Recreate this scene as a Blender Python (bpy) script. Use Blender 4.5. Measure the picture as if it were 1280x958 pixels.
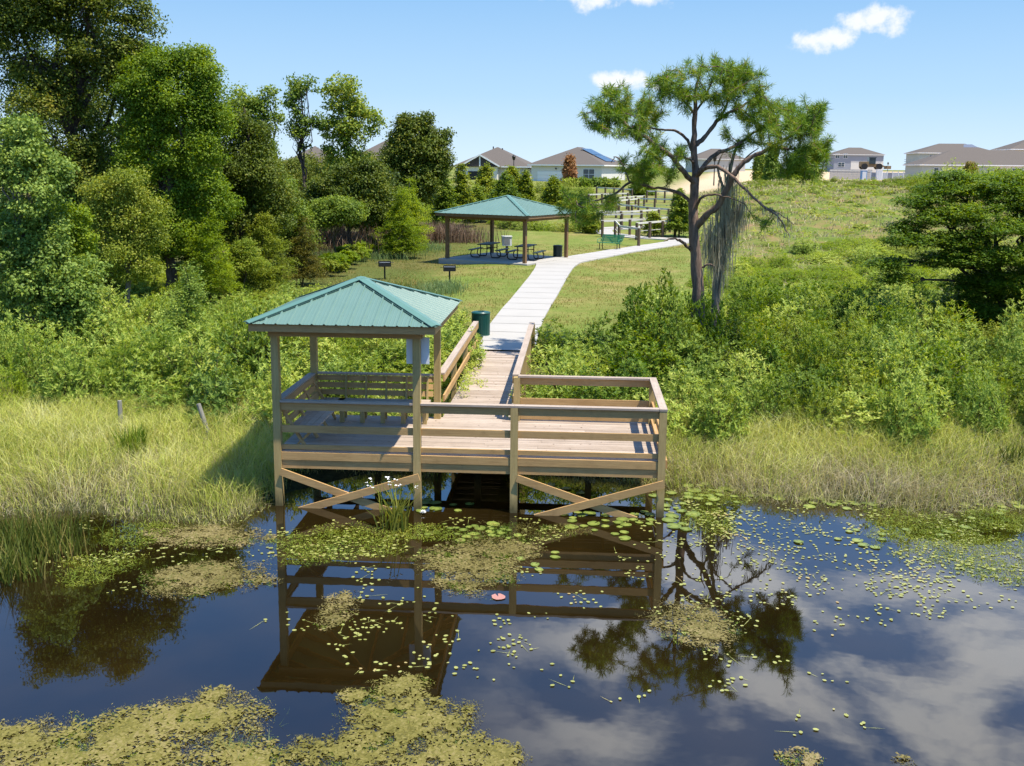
import bpy, math, random
import numpy as np
from mathutils import Matrix, Vector

# ------------------------------------------------------------------ clean
for o in list(bpy.data.objects):
    bpy.data.objects.remove(o)
SC = bpy.context.scene
COL = SC.collection

# ------------------------------------------------------------------ camera
FPX, PPY, CAMZ = 1273.179, 427.669, 6.521
CX, CY = 5.686, -18.651
PITCH, ROLL, YAW = math.radians(9.773), math.radians(0.512), -0.064

def _w(x, yc, zc):
    y = math.cos(PITCH)*zc + math.sin(PITCH)*yc
    z = -math.sin(PITCH)*zc + math.cos(PITCH)*yc
    c, s = math.cos(YAW), math.sin(YAW)
    return np.array([c*x + s*y, -s*x + c*y, z])

cam_data = bpy.data.cameras.new('camera')
cam = bpy.data.objects.new('camera', cam_data)
COL.objects.link(cam)
_r = _w(math.cos(ROLL), math.sin(ROLL), 0)
_u = _w(-math.sin(ROLL), math.cos(ROLL), 0)
_f = _w(0, 0, 1)
cam.matrix_world = Matrix(((_r[0], _u[0], -_f[0], CX), (_r[1], _u[1], -_f[1], CY), (_r[2], _u[2], -_f[2], CAMZ), (0, 0, 0, 1)))
cam_data.sensor_fit = 'HORIZONTAL'
cam_data.sensor_width = 36.0
cam_data.lens = 36.0*FPX/1280
cam_data.shift_y = -(479 - PPY)/1280
cam_data.clip_end = 6000
SC.camera = cam

# ------------------------------------------------------------------ light
SUN = np.array([0.37, -0.17, 0.93]); SUN = SUN/np.linalg.norm(SUN)
sun_data = bpy.data.lights.new('sun', 'SUN')
sun_data.energy = 4.4
sun_data.angle = math.radians(0.55)
sun_data.color = (1.0, 0.925, 0.79)
sun = bpy.data.objects.new('sun', sun_data)
COL.objects.link(sun)
sun.rotation_euler = Vector(SUN).to_track_quat('Z', 'Y').to_euler()
SC.view_settings.view_transform = 'Standard'
SC.view_settings.look = 'None'
SC.view_settings.gamma = 1.0
SC.view_settings.exposure = 0.90
SC.view_settings.use_curve_mapping = False
SC.cycles.max_bounces = 8
SC.cycles.transparent_max_bounces = 8
SC.cycles.caustics_reflective = False
SC.cycles.caustics_refractive = False
SC.cycles.use_denoising = True

def pixel_dir(px, py):
    a, b = px - 640, py - PPY
    u = a*math.cos(ROLL) + b*math.sin(ROLL)
    v = -a*math.sin(ROLL) + b*math.cos(ROLL)
    d = _w(u/FPX, -v/FPX, 1.0)
    return d/np.linalg.norm(d)

world = bpy.data.worlds.new('World')
SC.world = world
world.use_nodes = True
wn, wl = world.node_tree.nodes, world.node_tree.links
wn.clear()

def wnode(kind, **kw):
    n = wn.new(kind)
    for k, v in kw.items():
        setattr(n, k, v)
    return n

def wmath(op, a, b=None, c=None):
    n = wnode('ShaderNodeMath', operation=op)
    for i, v in enumerate((a, b, c)):
        if v is None:
            continue
        if isinstance(v, (int, float)):
            n.inputs[i].default_value = v
        else:
            wl.new(v, n.inputs[i])
    return n.outputs[0]

def wstep(v, lo, hi, out0=0.0, out1=1.0):
    n = wnode('ShaderNodeMapRange', interpolation_type='SMOOTHSTEP')
    wl.new(v, n.inputs['Value'])
    n.inputs['From Min'].default_value = lo
    n.inputs['From Max'].default_value = hi
    n.inputs['To Min'].default_value = out0
    n.inputs['To Max'].default_value = out1
    return n.outputs[0]

sky = wnode('ShaderNodeTexSky', sky_type='NISHITA')
sky.sun_disc = False
sky.sun_elevation = math.asin(SUN[2])
sky.sun_rotation = math.atan2(SUN[0], SUN[1])
sky.altitude = 30
sky.air_density = 1.0
sky.dust_density = 0.05
sky.ozone_density = 3.5
bg_sky = wnode('ShaderNodeBackground')
bg_sky.inputs['Strength'].default_value = 1.0
hsv = wnode('ShaderNodeHueSaturation')
hsv.inputs['Saturation'].default_value = 1.22
hsv.inputs['Hue'].default_value = 0.502
hsv.inputs['Value'].default_value = 0.15
wl.new(sky.outputs[0], hsv.inputs['Color'])
tc = wnode('ShaderNodeTexCoord')
sep = wnode('ShaderNodeSeparateXYZ')
wl.new(tc.outputs['Generated'], sep.inputs[0])
# a broad sheet of broken cloud overhead (seen in the water) ...
# paler air low over the horizon
air = wnode('ShaderNodeMix', data_type='RGBA')
rmp = wnode('ShaderNodeValToRGB')
el = rmp.color_ramp.elements
el[0].position, el[0].color = 0.0, (0.40, 0.50, 0.585, 1)
el[1].position, el[1].color = 1.0, (0.135, 0.285, 0.50, 1)
e2 = el.new(0.35); e2.color = (0.27, 0.41, 0.555, 1)
wl.new(wmath('MULTIPLY', sep.outputs[2], 5.2), rmp.inputs[0])
wl.new(wstep(sep.outputs[2], 0.17, 0.34), air.inputs[0])
wl.new(rmp.outputs[0], air.inputs[6])
wl.new(hsv.outputs[0], air.inputs[7])
wl.new(air.outputs[2], bg_sky.inputs['Color'])
zc = wmath('MAXIMUM', sep.outputs[2], 0.04)
comb = wnode('ShaderNodeCombineXYZ')
wl.new(wmath('DIVIDE', sep.outputs[0], zc), comb.inputs[0])
wl.new(wmath('DIVIDE', sep.outputs[1], zc), comb.inputs[1])
n1 = wnode('ShaderNodeTexNoise')
n1.inputs['Scale'].default_value = 2.3
n1.inputs['Detail'].default_value = 6.0
n1.inputs['Roughness'].default_value = 0.55
n1.inputs['Distortion'].default_value = 0.3
wl.new(comb.outputs[0], n1.inputs['Vector'])
azi = wmath('ARCTAN2', sep.outputs[0], sep.outputs[1])
side = wstep(azi, -0.16, 0.06)
side2 = wstep(azi, 1.25, 0.95)
low = wstep(sep.outputs[2], 0.27, 0.40)
high = wstep(sep.outputs[2], 0.75, 0.55)
cover = wmath('MULTIPLY', wmath('MULTIPLY', side, side2), wmath('MULTIPLY', low, high))
sheet = wmath('MULTIPLY', wstep(n1.outputs[0], 0.43, 0.59, 0.05), cover)
# ... and a few small fair-weather clouds low in the sky
n2 = wnode('ShaderNodeTexNoise')
n2.inputs['Scale'].default_value = 34.0
n2.inputs['Detail'].default_value = 7.0
n2.inputs['Roughness'].default_value = 0.6
wl.new(tc.outputs['Generated'], n2.inputs['Vector'])
puff = None
for (px, py, rx, flat) in ((1030, 50, 62, 2.6), (1092, 26, 60, 3.0), (775, -6, 105, 4.5), (775, 100, 60, 4.2), (822, 108, 48, 4.2)):
    d = pixel_dir(px, py)
    sub = wnode('ShaderNodeVectorMath', operation='SUBTRACT')
    wl.new(tc.outputs['Generated'], sub.inputs[0])
    sub.inputs[1].default_value = tuple(d)
    mul = wnode('ShaderNodeVectorMath', operation='MULTIPLY')
    wl.new(sub.outputs[0], mul.inputs[0])
    mul.inputs[1].default_value = (1, 1, flat)
    ln = wnode('ShaderNodeVectorMath', operation='LENGTH')
    wl.new(mul.outputs[0], ln.inputs[0])
    m = wmath('SUBTRACT', 1.0, wmath('DIVIDE', ln.outputs['Value'], rx/FPX))
    puff = m if puff is None else wmath('MAXIMUM', puff, m)
puff = wmath('ADD', puff, wmath('MULTIPLY', wmath('SUBTRACT', n2.outputs[0], 0.55), 2.6))
puff = wstep(puff, 0.12, 0.75)
cloud = wmath('MAXIMUM', wmath('MULTIPLY', sheet, 0.9), wmath('MULTIPLY', puff, 0.92))
bg_cloud = wnode('ShaderNodeBackground')
bg_cloud.inputs['Color'].default_value = (0.95, 0.97, 1.0, 1)
wl.new(wstep(sep.outputs[2], 0.2, 0.36, 0.58, 1.3), bg_cloud.inputs['Strength'])
mix = wnode('ShaderNodeMixShader')
wl.new(cloud, mix.inputs[0])
wl.new(bg_sky.outputs[0], mix.inputs[1])
wl.new(bg_cloud.outputs[0], mix.inputs[2])
wout = wnode('ShaderNodeOutputWorld')
wl.new(mix.outputs[0], wout.inputs[0])

# ------------------------------------------------------------------ geometry helpers
class Geo:
    """collects vertices and faces of one mesh"""
    def __init__(self):
        self.v, self.f, self.m, self.s, self.n = [], [], [], [], 0
    def add(self, verts, faces, mat=0, smooth=False):
        verts = np.asarray(verts, dtype=np.float64).reshape(-1, 3)
        faces = np.asarray(faces, dtype=np.int64)
        self.v.append(verts)
        self.f.append(faces + self.n)
        self.m.append(np.full(len(faces), mat, dtype=np.int32))
        self.s.append(np.full(len(faces), smooth, dtype=bool))
        self.n += len(verts)
        return self
    def poly(self, verts, mat=0):
        return self.add(verts, np.arange(len(verts)).reshape(1, -1), mat)
    def box(self, x0, x1, y0, y1, z0, z1, mat=0):
        v = [(x, y, z) for z in (z0, z1) for y in (y0, y1) for x in (x0, x1)]
        f = [(0, 2, 3, 1), (4, 5, 7, 6), (0, 1, 5, 4), (1, 3, 7, 5), (3, 2, 6, 7), (2, 0, 4, 6)]
        return self.add(v, f, mat)
    def bar(self, a, b, w, h, up=(0, 0, 1), mat=0):
        """a beam from a to b, w wide, h high (along up)"""
        a, b, up = np.array(a, float), np.array(b, float), np.array(up, float)
        d = b - a; d = d/np.linalg.norm(d)
        s = np.cross(d, up); s = s/np.linalg.norm(s)
        u = np.cross(s, d)
        v = []
        for p in (a, b):
            for (i, j) in ((-1, -1), (1, -1), (1, 1), (-1, 1)):
                v.append(p + s*w/2*i + u*h/2*j)
        f = [(0, 1, 2, 3), (7, 6, 5, 4), (0, 4, 5, 1), (1, 5, 6, 2), (2, 6, 7, 3), (3, 7, 4, 0)]
        return self.add(v, f, mat)
    def tube(self, pts, rad, sides=8, mat=0, caps=True):
        pts = np.asarray(pts, float); n = len(pts)
        rad = np.broadcast_to(np.asarray(rad, float), (n,))
        t = np.gradient(pts, axis=0); t /= np.linalg.norm(t, axis=1)[:, None] + 1e-9
        ref = np.array([0, 0, 1.0]) if abs(t[0][2]) < 0.9 else np.array([1.0, 0, 0])
        rings = []
        a = np.linspace(0, 2*np.pi, sides, endpoint=False)
        for i in range(n):
            s = np.cross(t[i], ref); s /= np.linalg.norm(s) + 1e-9
            u = np.cross(s, t[i])
            ref = u if abs(np.dot(u, t[i])) < .9 else ref
            rings.append(pts[i] + rad[i]*(np.cos(a)[:, None]*s + np.sin(a)[:, None]*u))
        v = np.concatenate(rings)
        i, k = np.meshgrid(np.arange(n-1), np.arange(sides), indexing='ij')
        k2 = (k+1) % sides
        f = np.stack([i*sides+k, i*sides+k2, (i+1)*sides+k2, (i+1)*sides+k], -1).reshape(-1, 4)
        self.add(v, f, mat, True)
        if caps:
            self.poly(rings[0][::-1], mat); self.poly(rings[-1], mat)
        return self
    def cyl(self, x, y, z0, z1, r, sides=16, mat=0, r1=None):
        return self.tube([(x, y, z0), (x, y, (z0+z1)/2), (x, y, z1)], [r, (r+(r1 or r))/2, r1 or r], sides, mat)

def build(name, geo, mats, parent=None, offset=None):
    """links the collected geometry as ONE mesh object"""
    v = np.concatenate(geo.v) if geo.v else np.zeros((0, 3))
    if offset is not None:
        v = v - np.asarray(offset, float)
    me = bpy.data.meshes.new(name)
    loops = np.concatenate([f.ravel() for f in geo.f]).astype(np.int32)
    sizes = np.concatenate([np.full(len(f), f.shape[1], dtype=np.int32) for f in geo.f])
    starts = np.concatenate([[0], np.cumsum(sizes)[:-1]]).astype(np.int32)
    me.vertices.add(len(v)); me.vertices.foreach_set('co', v.astype(np.float32).ravel())
    me.loops.add(len(loops)); me.loops.foreach_set('vertex_index', loops)
    me.polygons.add(len(sizes)); me.polygons.foreach_set('loop_start', starts)
    try:
        me.polygons.foreach_set('loop_total', sizes)
    except Exception:
        pass
    if not isinstance(mats, (list, tuple)):
        mats = [mats]
    for m in mats:
        me.materials.append(m)
    me.polygons.foreach_set('material_index', np.concatenate(geo.m))
    me.polygons.foreach_set('use_smooth', np.concatenate(geo.s))
    me.update(calc_edges=True)
    o = bpy.data.objects.new(name, me)
    COL.objects.link(o)
    if parent is not None:
        o.parent = parent
    return o

def tag(o, label=None, cat=None, group=None, kind=None):
    if label: o['label'] = label
    if cat: o['category'] = cat
    if group: o['group'] = group
    if kind: o['kind'] = kind
    return o

def empty(name, loc, rz=0.0, label=None, cat=None, group=None):
    o = bpy.data.objects.new(name, None)
    COL.objects.link(o)
    o.location = loc
    o.rotation_euler = (0, 0, rz)
    o.empty_display_size = 0.2
    return tag(o, label, cat, group)

def copy_tree(o, parent=None):
    c = o.copy(); COL.objects.link(c)
    if parent is not None:
        c.parent = parent
    for ch in [q for q in o.children]:
        copy_tree(ch, c)
    return c

# ------------------------------------------------------------------ terrain height and picking points on it
def _sm(t):
    t = np.clip(t, 0, 1); return t*t*(3 - 2*t)

_CY = [-400, -40, -8, -2, 0.6, 2.6, 4.5, 8, 11, 20, 35, 50, 60, 80, 110, 150, 250, 600, 5000]
_CZ = [-3.0, -2.5, -1.4, -0.6, -0.28, 0.03, .32, .8, 1.06, 1.25, 1.45, 1.45, 1.7, 2.6, 3.9, 4.5, 5.0, 5.6, 5.6]
_LY = [-400, -40, -8, -5, -3, -0.8, 2, 6, 12, 20, 40, 60, 80, 110, 150, 250, 600, 5000]
_LZ = [-3.0, -2.5, -1.2, -0.7, -0.35, 0.03, .22, .5, .9, 1.1, 1.3, 1.7, 2.6, 3.9, 4.5, 5.0, 5.6, 5.6]
_RY = [-400, -40, -8, -2, 0, 1.3, 4, 8, 12, 20, 35, 45, 60, 80, 95, 110, 130, 175, 200, 207, 212, 260, 360, 600, 5000]
_RZ = [-3.0, -2.5, -1.4, -0.6, -0.28, 0.02, .3, .7, .95, 1.1, 1.4, 1.8, 2.8, 4.3, 5.15, 5.3, 4.4, 3.7, 3.5, 3.5, 5.5, 5.6, 5.7, 5.8, 5.8]

def h(x, y):
    x, y = np.asarray(x, float), np.asarray(y, float)
    c = np.interp(y, _CY, _CZ)
    l = np.interp(y, _LY, _LZ)
    r = np.interp(y, _RY, _RZ)
    wl_ = _sm((2.0 - x)/3.5)
    z = c*(1 - wl_) + l*wl_
    x0 = np.where(y > 12, 7.5 + .092*y, 7.0)
    wr = _sm((x - x0)/(4 + .07*np.maximum(y, 0)))
    z = z*(1 - wr) + r*wr
    bump = (np.sin(x*1.1 + 1.3*np.sin(y*.7)) * np.sin(y*.9 + np.sin(x*.5)))
    amp = np.where(y < 4, .03, .04) + wr*_sm((y - 35)/20)*_sm((110 - y)/20)*.16
    lawn = _sm((y - 9)/3)*_sm((60 - y)/10)*(1 - wl_)*(1 - wr)
    return z + bump*amp*(1 - .7*lawn)

def at(px, py, y):
    d = pixel_dir(px, py); t = (y - CY)/d[1]
    return np.array([CX, CY, CAMZ]) + d*t

def on_water(px, py):
    d = pixel_dir(px, py); t = -CAMZ/d[2]
    return np.array([CX, CY, CAMZ]) + d*t

def on_ground(px, py, dz=0.0):
    """first point of the terrain (raised by dz) along that sight line"""
    d = pixel_dir(px, py)
    t = np.concatenate([np.arange(8, 120, .05), np.arange(120, 600, .3)])
    p = np.array([CX, CY, CAMZ]) + t[:, None]*d
    k = np.nonzero(p[:, 2] <= h(p[:, 0], p[:, 1]) + dz)[0]
    i = k[0] if len(k) else len(t) - 1
    return p[i]

def pxm(y):
    return FPX/(y - CY)

# ------------------------------------------------------------------ materials
class NT:
    def __init__(self, name):
        self.m = bpy.data.materials.new(name)
        self.m.use_nodes = True
        self.t = self.m.node_tree
        self.t.nodes.clear()
        self.out = self.t.nodes.new('ShaderNodeOutputMaterial')
    def node(self, kind, **kw):
        n = self.t.nodes.new(kind)
        for k, v in kw.items():
            setattr(n, k, v)
        return n
    def set(self, n, key, v):
        if isinstance(v, bpy.types.NodeSocket):
            self.t.links.new(v, n.inputs[key])
        else:
            n.inputs[key].default_value = v
    def coords(self, scale=(1, 1, 1), kind='Object'):
        tcn = self.node('ShaderNodeTexCoord')
        mp = self.node('ShaderNodeMapping')
        self.t.links.new(tcn.outputs[kind], mp.inputs[0])
        mp.inputs['Scale'].default_value = scale
        return mp.outputs[0]
    def worldpos(self, scale=(1, 1, 1)):
        g = self.node('ShaderNodeNewGeometry')
        mp = self.node('ShaderNodeMapping')
        self.t.links.new(g.outputs['Position'], mp.inputs[0])
        mp.inputs['Scale'].default_value = scale
        return mp.outputs[0]
    def noise(self, vec, scale, detail=4.0, rough=0.55, dist=0.0):
        n = self.node('ShaderNodeTexNoise')
        self.set(n, 'Vector', vec); self.set(n, 'Scale', scale); self.set(n, 'Detail', detail)
        self.set(n, 'Roughness', rough); self.set(n, 'Distortion', dist)
        return n.outputs[0]
    def island(self):
        return self.node('ShaderNodeNewGeometry').outputs['Random Per Island']
    def math(self, op, a, b=0.0, c=0.0):
        n = self.node('ShaderNodeMath', operation=op)
        self.set(n, 0, a); self.set(n, 1, b); self.set(n, 2, c)
        return n.outputs[0]
    def remap(self, v, a, b, c=0.0, d=1.0):
        n = self.node('ShaderNodeMapRange')
        self.set(n, 'Value', v)
        for k, q in (('From Min', a), ('From Max', b), ('To Min', c), ('To Max', d)):
            n.inputs[k].default_value = q
        return n.outputs[0]
    def ramp(self, v, stops):
        n = self.node('ShaderNodeValToRGB')
        e = n.color_ramp.elements
        while len(e) < len(stops):
            e.new(0.5)
        for q, (p, c) in zip(e, stops):
            q.position = p; q.color = (c[0], c[1], c[2], 1)
        self.set(n, 0, v)
        return n.outputs[0]
    def mixc(self, f, a, b, mode='MIX'):
        n = self.node('ShaderNodeMix', data_type='RGBA', blend_type=mode)
        self.set(n, 0, f)
        for k, q in ((6, a), (7, b)):
            if isinstance(q, bpy.types.NodeSocket):
                self.t.links.new(q, n.inputs[k])
            else:
                n.inputs[k].default_value = (q[0], q[1], q[2], 1)
        return n.outputs[2]
    def bump(self, hgt, strength=0.3, dist=0.02):
        n = self.node('ShaderNodeBump')
        self.set(n, 'Height', hgt); self.set(n, 'Strength', strength); self.set(n, 'Distance', dist)
        return n.outputs[0]
    def principled(self, color, rough=0.6, metal=0.0, spec=0.4, normal=None, **kw):
        n = self.node('ShaderNodeBsdfPrincipled')
        if isinstance(color, bpy.types.NodeSocket):
            self.set(n, 'Base Color', color)
        else:
            n.inputs['Base Color'].default_value = (color[0], color[1], color[2], 1)
        self.set(n, 'Roughness', rough); self.set(n, 'Metallic', metal); self.set(n, 'Specular IOR Level', spec)
        if normal is not None:
            self.set(n, 'Normal', normal)
        for k, v in kw.items():
            self.set(n, k, v)
        return n.outputs[0]
    def finish(self, shader):
        self.t.links.new(shader, self.out.inputs[0])
        return self.m

def leaf_mat(name, stops, trans=0.4, scale=0.5, rough=0.55, spec=0.25, warm=1.0):
    """foliage: colour varies leaf by leaf and clump by clump; light passes through"""
    t = NT(name)
    isl = t.math('MULTIPLY_ADD', t.island(), .6, .2)
    nz = t.noise(t.worldpos(), scale, 3.0)
    v = t.math('MULTIPLY_ADD', t.math('SUBTRACT', nz, .5), 1.1, isl)
    v = t.math('MULTIPLY_ADD', t.math('SUBTRACT', t.node('ShaderNodeObjectInfo').outputs['Random'], .5), .35, v)
    c = t.ramp(v, stops)
    p = t.principled(c, rough, 0, spec)
    tr = t.node('ShaderNodeBsdfTranslucent')
    hs = t.node('ShaderNodeHueSaturation')
    t.set(hs, 'Color', c); hs.inputs['Hue'].default_value = .485; hs.inputs['Value'].default_value = 1.35*warm
    hs.inputs['Saturation'].default_value = 1.1
    t.t.links.new(hs.outputs[0], tr.inputs[0])
    mx = t.node('ShaderNodeMixShader'); mx.inputs[0].default_value = trans
    t.t.links.new(p, mx.inputs[1]); t.t.links.new(tr.outputs[0], mx.inputs[2])
    return t.finish(mx.outputs[0])

def wood_mat(name, axis, cols, bump=.25, scale=1.0, waterline=False):
    """weathered timber with the grain along one axis (0, 1 or 2)"""
    t = NT(name)
    sc = [14*scale]*3; sc[axis] = 0.9*scale
    vec = t.coords(tuple(sc))
    isl = t.island()
    off = t.node('ShaderNodeVectorMath', operation='ADD')
    t.t.links.new(vec, off.inputs[0])
    cmb = t.node('ShaderNodeCombineXYZ')
    for i in range(3):
        t.t.links.new(t.math('MULTIPLY', isl, 37.0 + 11*i), cmb.inputs[i])
    t.t.links.new(cmb.outputs[0], off.inputs[1])
    g = t.noise(off.outputs[0], 1.6, 6.0, .65, .6)
    big = t.noise(t.coords((1.3, 1.3, 1.3)), 1.0, 3.0)
    v = t.math('ADD', t.math('MULTIPLY', g, .62), t.math('ADD', t.math('MULTIPLY', isl, .30), t.math('MULTIPLY', big, .30)))
    c = t.ramp(v, [(.25, cols[0]), (.5, cols[1]), (.72, cols[2]), (.92, cols[3])])
    fine = t.noise(off.outputs[0], 7.0, 3.0, .6)
    c = t.mixc(t.remap(fine, .52, .72, 0, .35), c, [q*.55 for q in cols[1]])
    blot = t.noise(t.coords((2.2, 2.2, 2.2)), 1.7, 5.0, .65, .5)
    c = t.mixc(t.remap(blot, .55, .75, 0, .4), c, [q*.6 for q in cols[1]])
    if waterline:      # algae and damp left on the timber by the pond
        zz = t.node('ShaderNodeSeparateXYZ'); t.t.links.new(t.worldpos(), zz.inputs[0])
        lvl = t.math('MULTIPLY_ADD', t.noise(t.worldpos((9, 9, 3)), 1.0, 4.0), .35, zz.outputs[2])
        c = t.mixc(t.remap(lvl, .55, .25, 0, .8), c, (.045, .045, .018))
    return t.finish(t.principled(c, .78, 0, .25, t.bump(g, bump, .01)))

def plain_mat(name, col, rough=.6, metal=0.0, spec=.4, var=.12, scale=3.0, bumpy=0.0):
    t = NT(name)
    nz = t.noise(t.coords(), scale, 5.0)
    c = t.mixc(nz, [q*(1-var) for q in col], [q*(1+var) for q in col])
    nrm = t.bump(t.noise(t.coords(), scale*12, 3.0), bumpy, .01) if bumpy else None
    return t.finish(t.principled(c, rough, metal, spec, nrm))

def bark_mat(name, a, b, scale=9.0):
    t = NT(name)
    nz = t.noise(t.coords((scale, scale, scale*.25)), 1.0, 6.0, .65)
    return t.finish(t.principled(t.mixc(t.remap(nz, .3, .7), a, b), .9, 0, .15, t.bump(nz, .6, .04)))

DECK = [(.20, .145, .10), (.33, .26, .20), (.425, .345, .275), (.51, .425, .35)]
RAIL = [(.21, .112, .043), (.375, .222, .088), (.49, .31, .13), (.59, .40, .19)]
POST = [(.22, .150, .06), (.36, .255, .10), (.455, .335, .14), (.545, .41, .19)]
M = {}
M['deck_x'] = wood_mat('weathered_decking', 0, DECK)
M['rail_x'] = wood_mat('rail_timber_across', 0, RAIL)
M['rail_y'] = wood_mat('rail_timber_along', 1, RAIL)
M['cap_y'] = wood_mat('rail_cap_timber_along', 1, DECK)
M['cap_x'] = wood_mat('rail_cap_timber_across', 0, DECK)
M['post'] = wood_mat('post_timber', 2, POST, waterline=True)
M['brown_post'] = wood_mat('brown_stained_post', 2, [(.10, .055, .025), (.16, .09, .04), (.21, .125, .06), (.26, .16, .08)])
M['brown_beam'] = wood_mat('brown_stained_beam', 0, [(.12, .07, .03), (.19, .115, .055), (.24, .15, .08), (.3, .2, .11)])
M['grey_post'] = wood_mat('old_grey_timber', 2, [(.10, .095, .08), (.2, .19, .165), (.28, .27, .235), (.36, .35, .31)])
M['fence_post'] = wood_mat('dark_fence_post', 2, [(.05, .035, .022), (.09, .065, .04), (.12, .085, .055), (.16, .115, .075)])
M['fence_rail'] = wood_mat('bleached_fence_rail', 0, [(.46, .43, .36), (.56, .53, .45), (.62, .6, .52), (.7, .67, .6)], .1)

t = NT('green_metal_roofing')
nz = t.noise(t.coords((.8, .8, .8)), 1.4, 4.0)
spot = t.noise(t.coords((6, 6, 6)), 2.0, 6.0, .7)
c = t.mixc(nz, (.105, .185, .145), (.14, .23, .185))
c = t.mixc(t.remap(spot, .62, .8, 0, .35), c, (.3, .40, .35))
dirt = t.noise(t.coords((1.6, 1.6, .5)), 2.6, 6.0, .7, .8)
c = t.mixc(t.remap(dirt, .55, .8, 0, .45), c, (.10, .15, .115))
M['roof'] = t.finish(t.principled(c, .33, .0, .6))
M['roof_trim'] = plain_mat('green_metal_trim', (.095, .195, .155), .42, 0, .5)
M['roof_gap'] = plain_mat('dark_gap_shade', (.012, .05, .045), .7)  # near-black colour for the shade in the rib gaps
M['soffit'] = wood_mat('soffit_timber', 0, RAIL)

# concrete path
t = NT('pale_concrete')
nz = t.noise(t.worldpos(), .9, 6.0, .6)
fine = t.noise(t.worldpos(), 18.0, 4.0, .6)
c = t.mixc(nz, (.33, .315, .285), (.41, .39, .355))
c = t.mixc(t.remap(fine, .35, .7, 0, .3), c, (.43, .41, .38))
M['concrete'] = t.finish(t.principled(c, .85, 0, .2, t.bump(fine, .2, .01)))
M['concrete_edge'] = plain_mat('concrete_edge', (.42, .4, .37), .9, 0, .2)

M['joint'] = plain_mat('concrete_joint', (.16, .15, .13), .95)

# water: dark tannin-brown, almost still
t = NT('pond_water')
w1 = t.noise(t.worldpos((1, 1, 1)), 2.2, 2.0, .5)
w2 = t.noise(t.worldpos((1, 1, 1)), .5, 3.0, .5)
brown = t.mixc(t.remap(w2, .35, .65), (.0075, .0048, .0014), (.0155, .0098, .0025))
M['water'] = t.finish(t.principled(brown, .015, 0, .5, t.bump(w1, .035, .02), IOR=1.72))

# ground
t = NT('ground_cover')
att = t.node('ShaderNodeVertexColor', layer_name='zone')
sp = t.node('ShaderNodeSeparateColor'); t.t.links.new(att.outputs['Color'], sp.inputs[0])
P = t.worldpos()
big = t.noise(P, .22, 5.0, .6)
mid = t.noise(P, 1.3, 6.0, .65)
fin = t.noise(P, 9.0, 6.0, .7)
lawn = t.ramp(t.math('ADD', t.math('MULTIPLY', t.noise(P, .62, 7.0, .7), .7), t.math('MULTIPLY', fin, .3)), [(.30, (.07, .10, .016)), (.42, (.15, .155, .035)), (.54, (.24, .205, .065)), (.68, (.33, .25, .115))])
lawn = t.mixc(t.remap(big, .35, .62, 0, .8), lawn, t.ramp(fin, [(.3, (.07, .13, .018)), (.6, (.15, .22, .035)), (.8, (.2, .22, .06))]))
hill = t.ramp(t.math('ADD', t.math('MULTIPLY', t.noise(P, .42, 7.0, .72), .75), t.math('MULTIPLY', fin, .25)), [(.34, (.06, .10, .015)), (.47, (.13, .17, .03)), (.55, (.19, .165, .055)), (.64, (.27, .165, .095))])
wet = t.ramp(fin, [(.3, (.02, .022, .007)), (.6, (.06, .06, .02)), (.8, (.11, .10, .045))])
sand = t.ramp(fin, [(.3, (.42, .31, .19)), (.7, (.58, .46, .31))])
c = t.mixc(sp.outputs[0], lawn, hill)
c = t.mixc(sp.outputs[1], c, wet)
c = t.mixc(sp.outputs[2], c, sand)
M['ground'] = t.finish(t.principled(c, .95, 0, .1, t.bump(fin, .8, .08)))

# foliage colours (linear)
M['leaf_shrub'] = leaf_mat('shrub_leaves', [(.0, (0.110, 0.177, 0.023)), (.35, (0.206, 0.301, 0.043)), (.65, (0.340, 0.417, 0.071)), (1.0, (0.534, 0.564, 0.131))], .42)
M['leaf_dark'] = leaf_mat('dark_shrub_leaves', [(.0, (0.063, 0.118, 0.014)), (.4, (0.134, 0.206, 0.023)), (.75, (0.238, 0.306, 0.035)), (1.0, (0.386, 0.422, 0.062))], .38)
M['leaf_oak'] = leaf_mat('oak_leaves', [(.0, (0.038, 0.064, 0.009)), (.4, (0.082, 0.120, 0.012)), (.75, (0.151, 0.191, 0.021)), (1.0, (0.280, 0.259, 0.038))], .32)
M['leaf_lime'] = leaf_mat('yellow_green_leaves', [(.0, (0.098, 0.171, 0.013)), (.4, (0.186, 0.274, 0.018)), (.75, (0.307, 0.385, 0.028)), (1.0, (0.437, 0.484, 0.046))], .45)
M['leaf_blue'] = leaf_mat('blue_green_leaves', [(.0, (0.070, 0.134, 0.024)), (.4, (0.153, 0.237, 0.041)), (.75, (0.284, 0.372, 0.070)), (1.0, (0.474, 0.558, 0.113))], .35)
M['leaf_olive'] = leaf_mat('olive_leaves', [(.0, (0.096, 0.143, 0.014)), (.4, (0.176, 0.234, 0.024)), (.75, (0.291, 0.336, 0.042)), (1.0, (0.449, 0.438, 0.066))], .4)
M['leaf_rust'] = leaf_mat('rusty_feathery_leaves', [(.0, (0.083, 0.085, 0.012)), (.4, (0.156, 0.148, 0.022)), (.75, (0.229, 0.182, 0.035)), (1.0, (0.312, 0.217, 0.053))], .4)
M['leaf_orange'] = leaf_mat('dying_orange_leaves', [(.0, (.18, .08, .03)), (.5, (.32, .15, .05)), (1.0, (.4, .24, .09))], .3)
M['leaf_dry'] = leaf_mat('dry_brown_brush', [(.0, (.09, .055, .03)), (.5, (.17, .11, .065)), (1.0, (.26, .18, .12))], .2)
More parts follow.
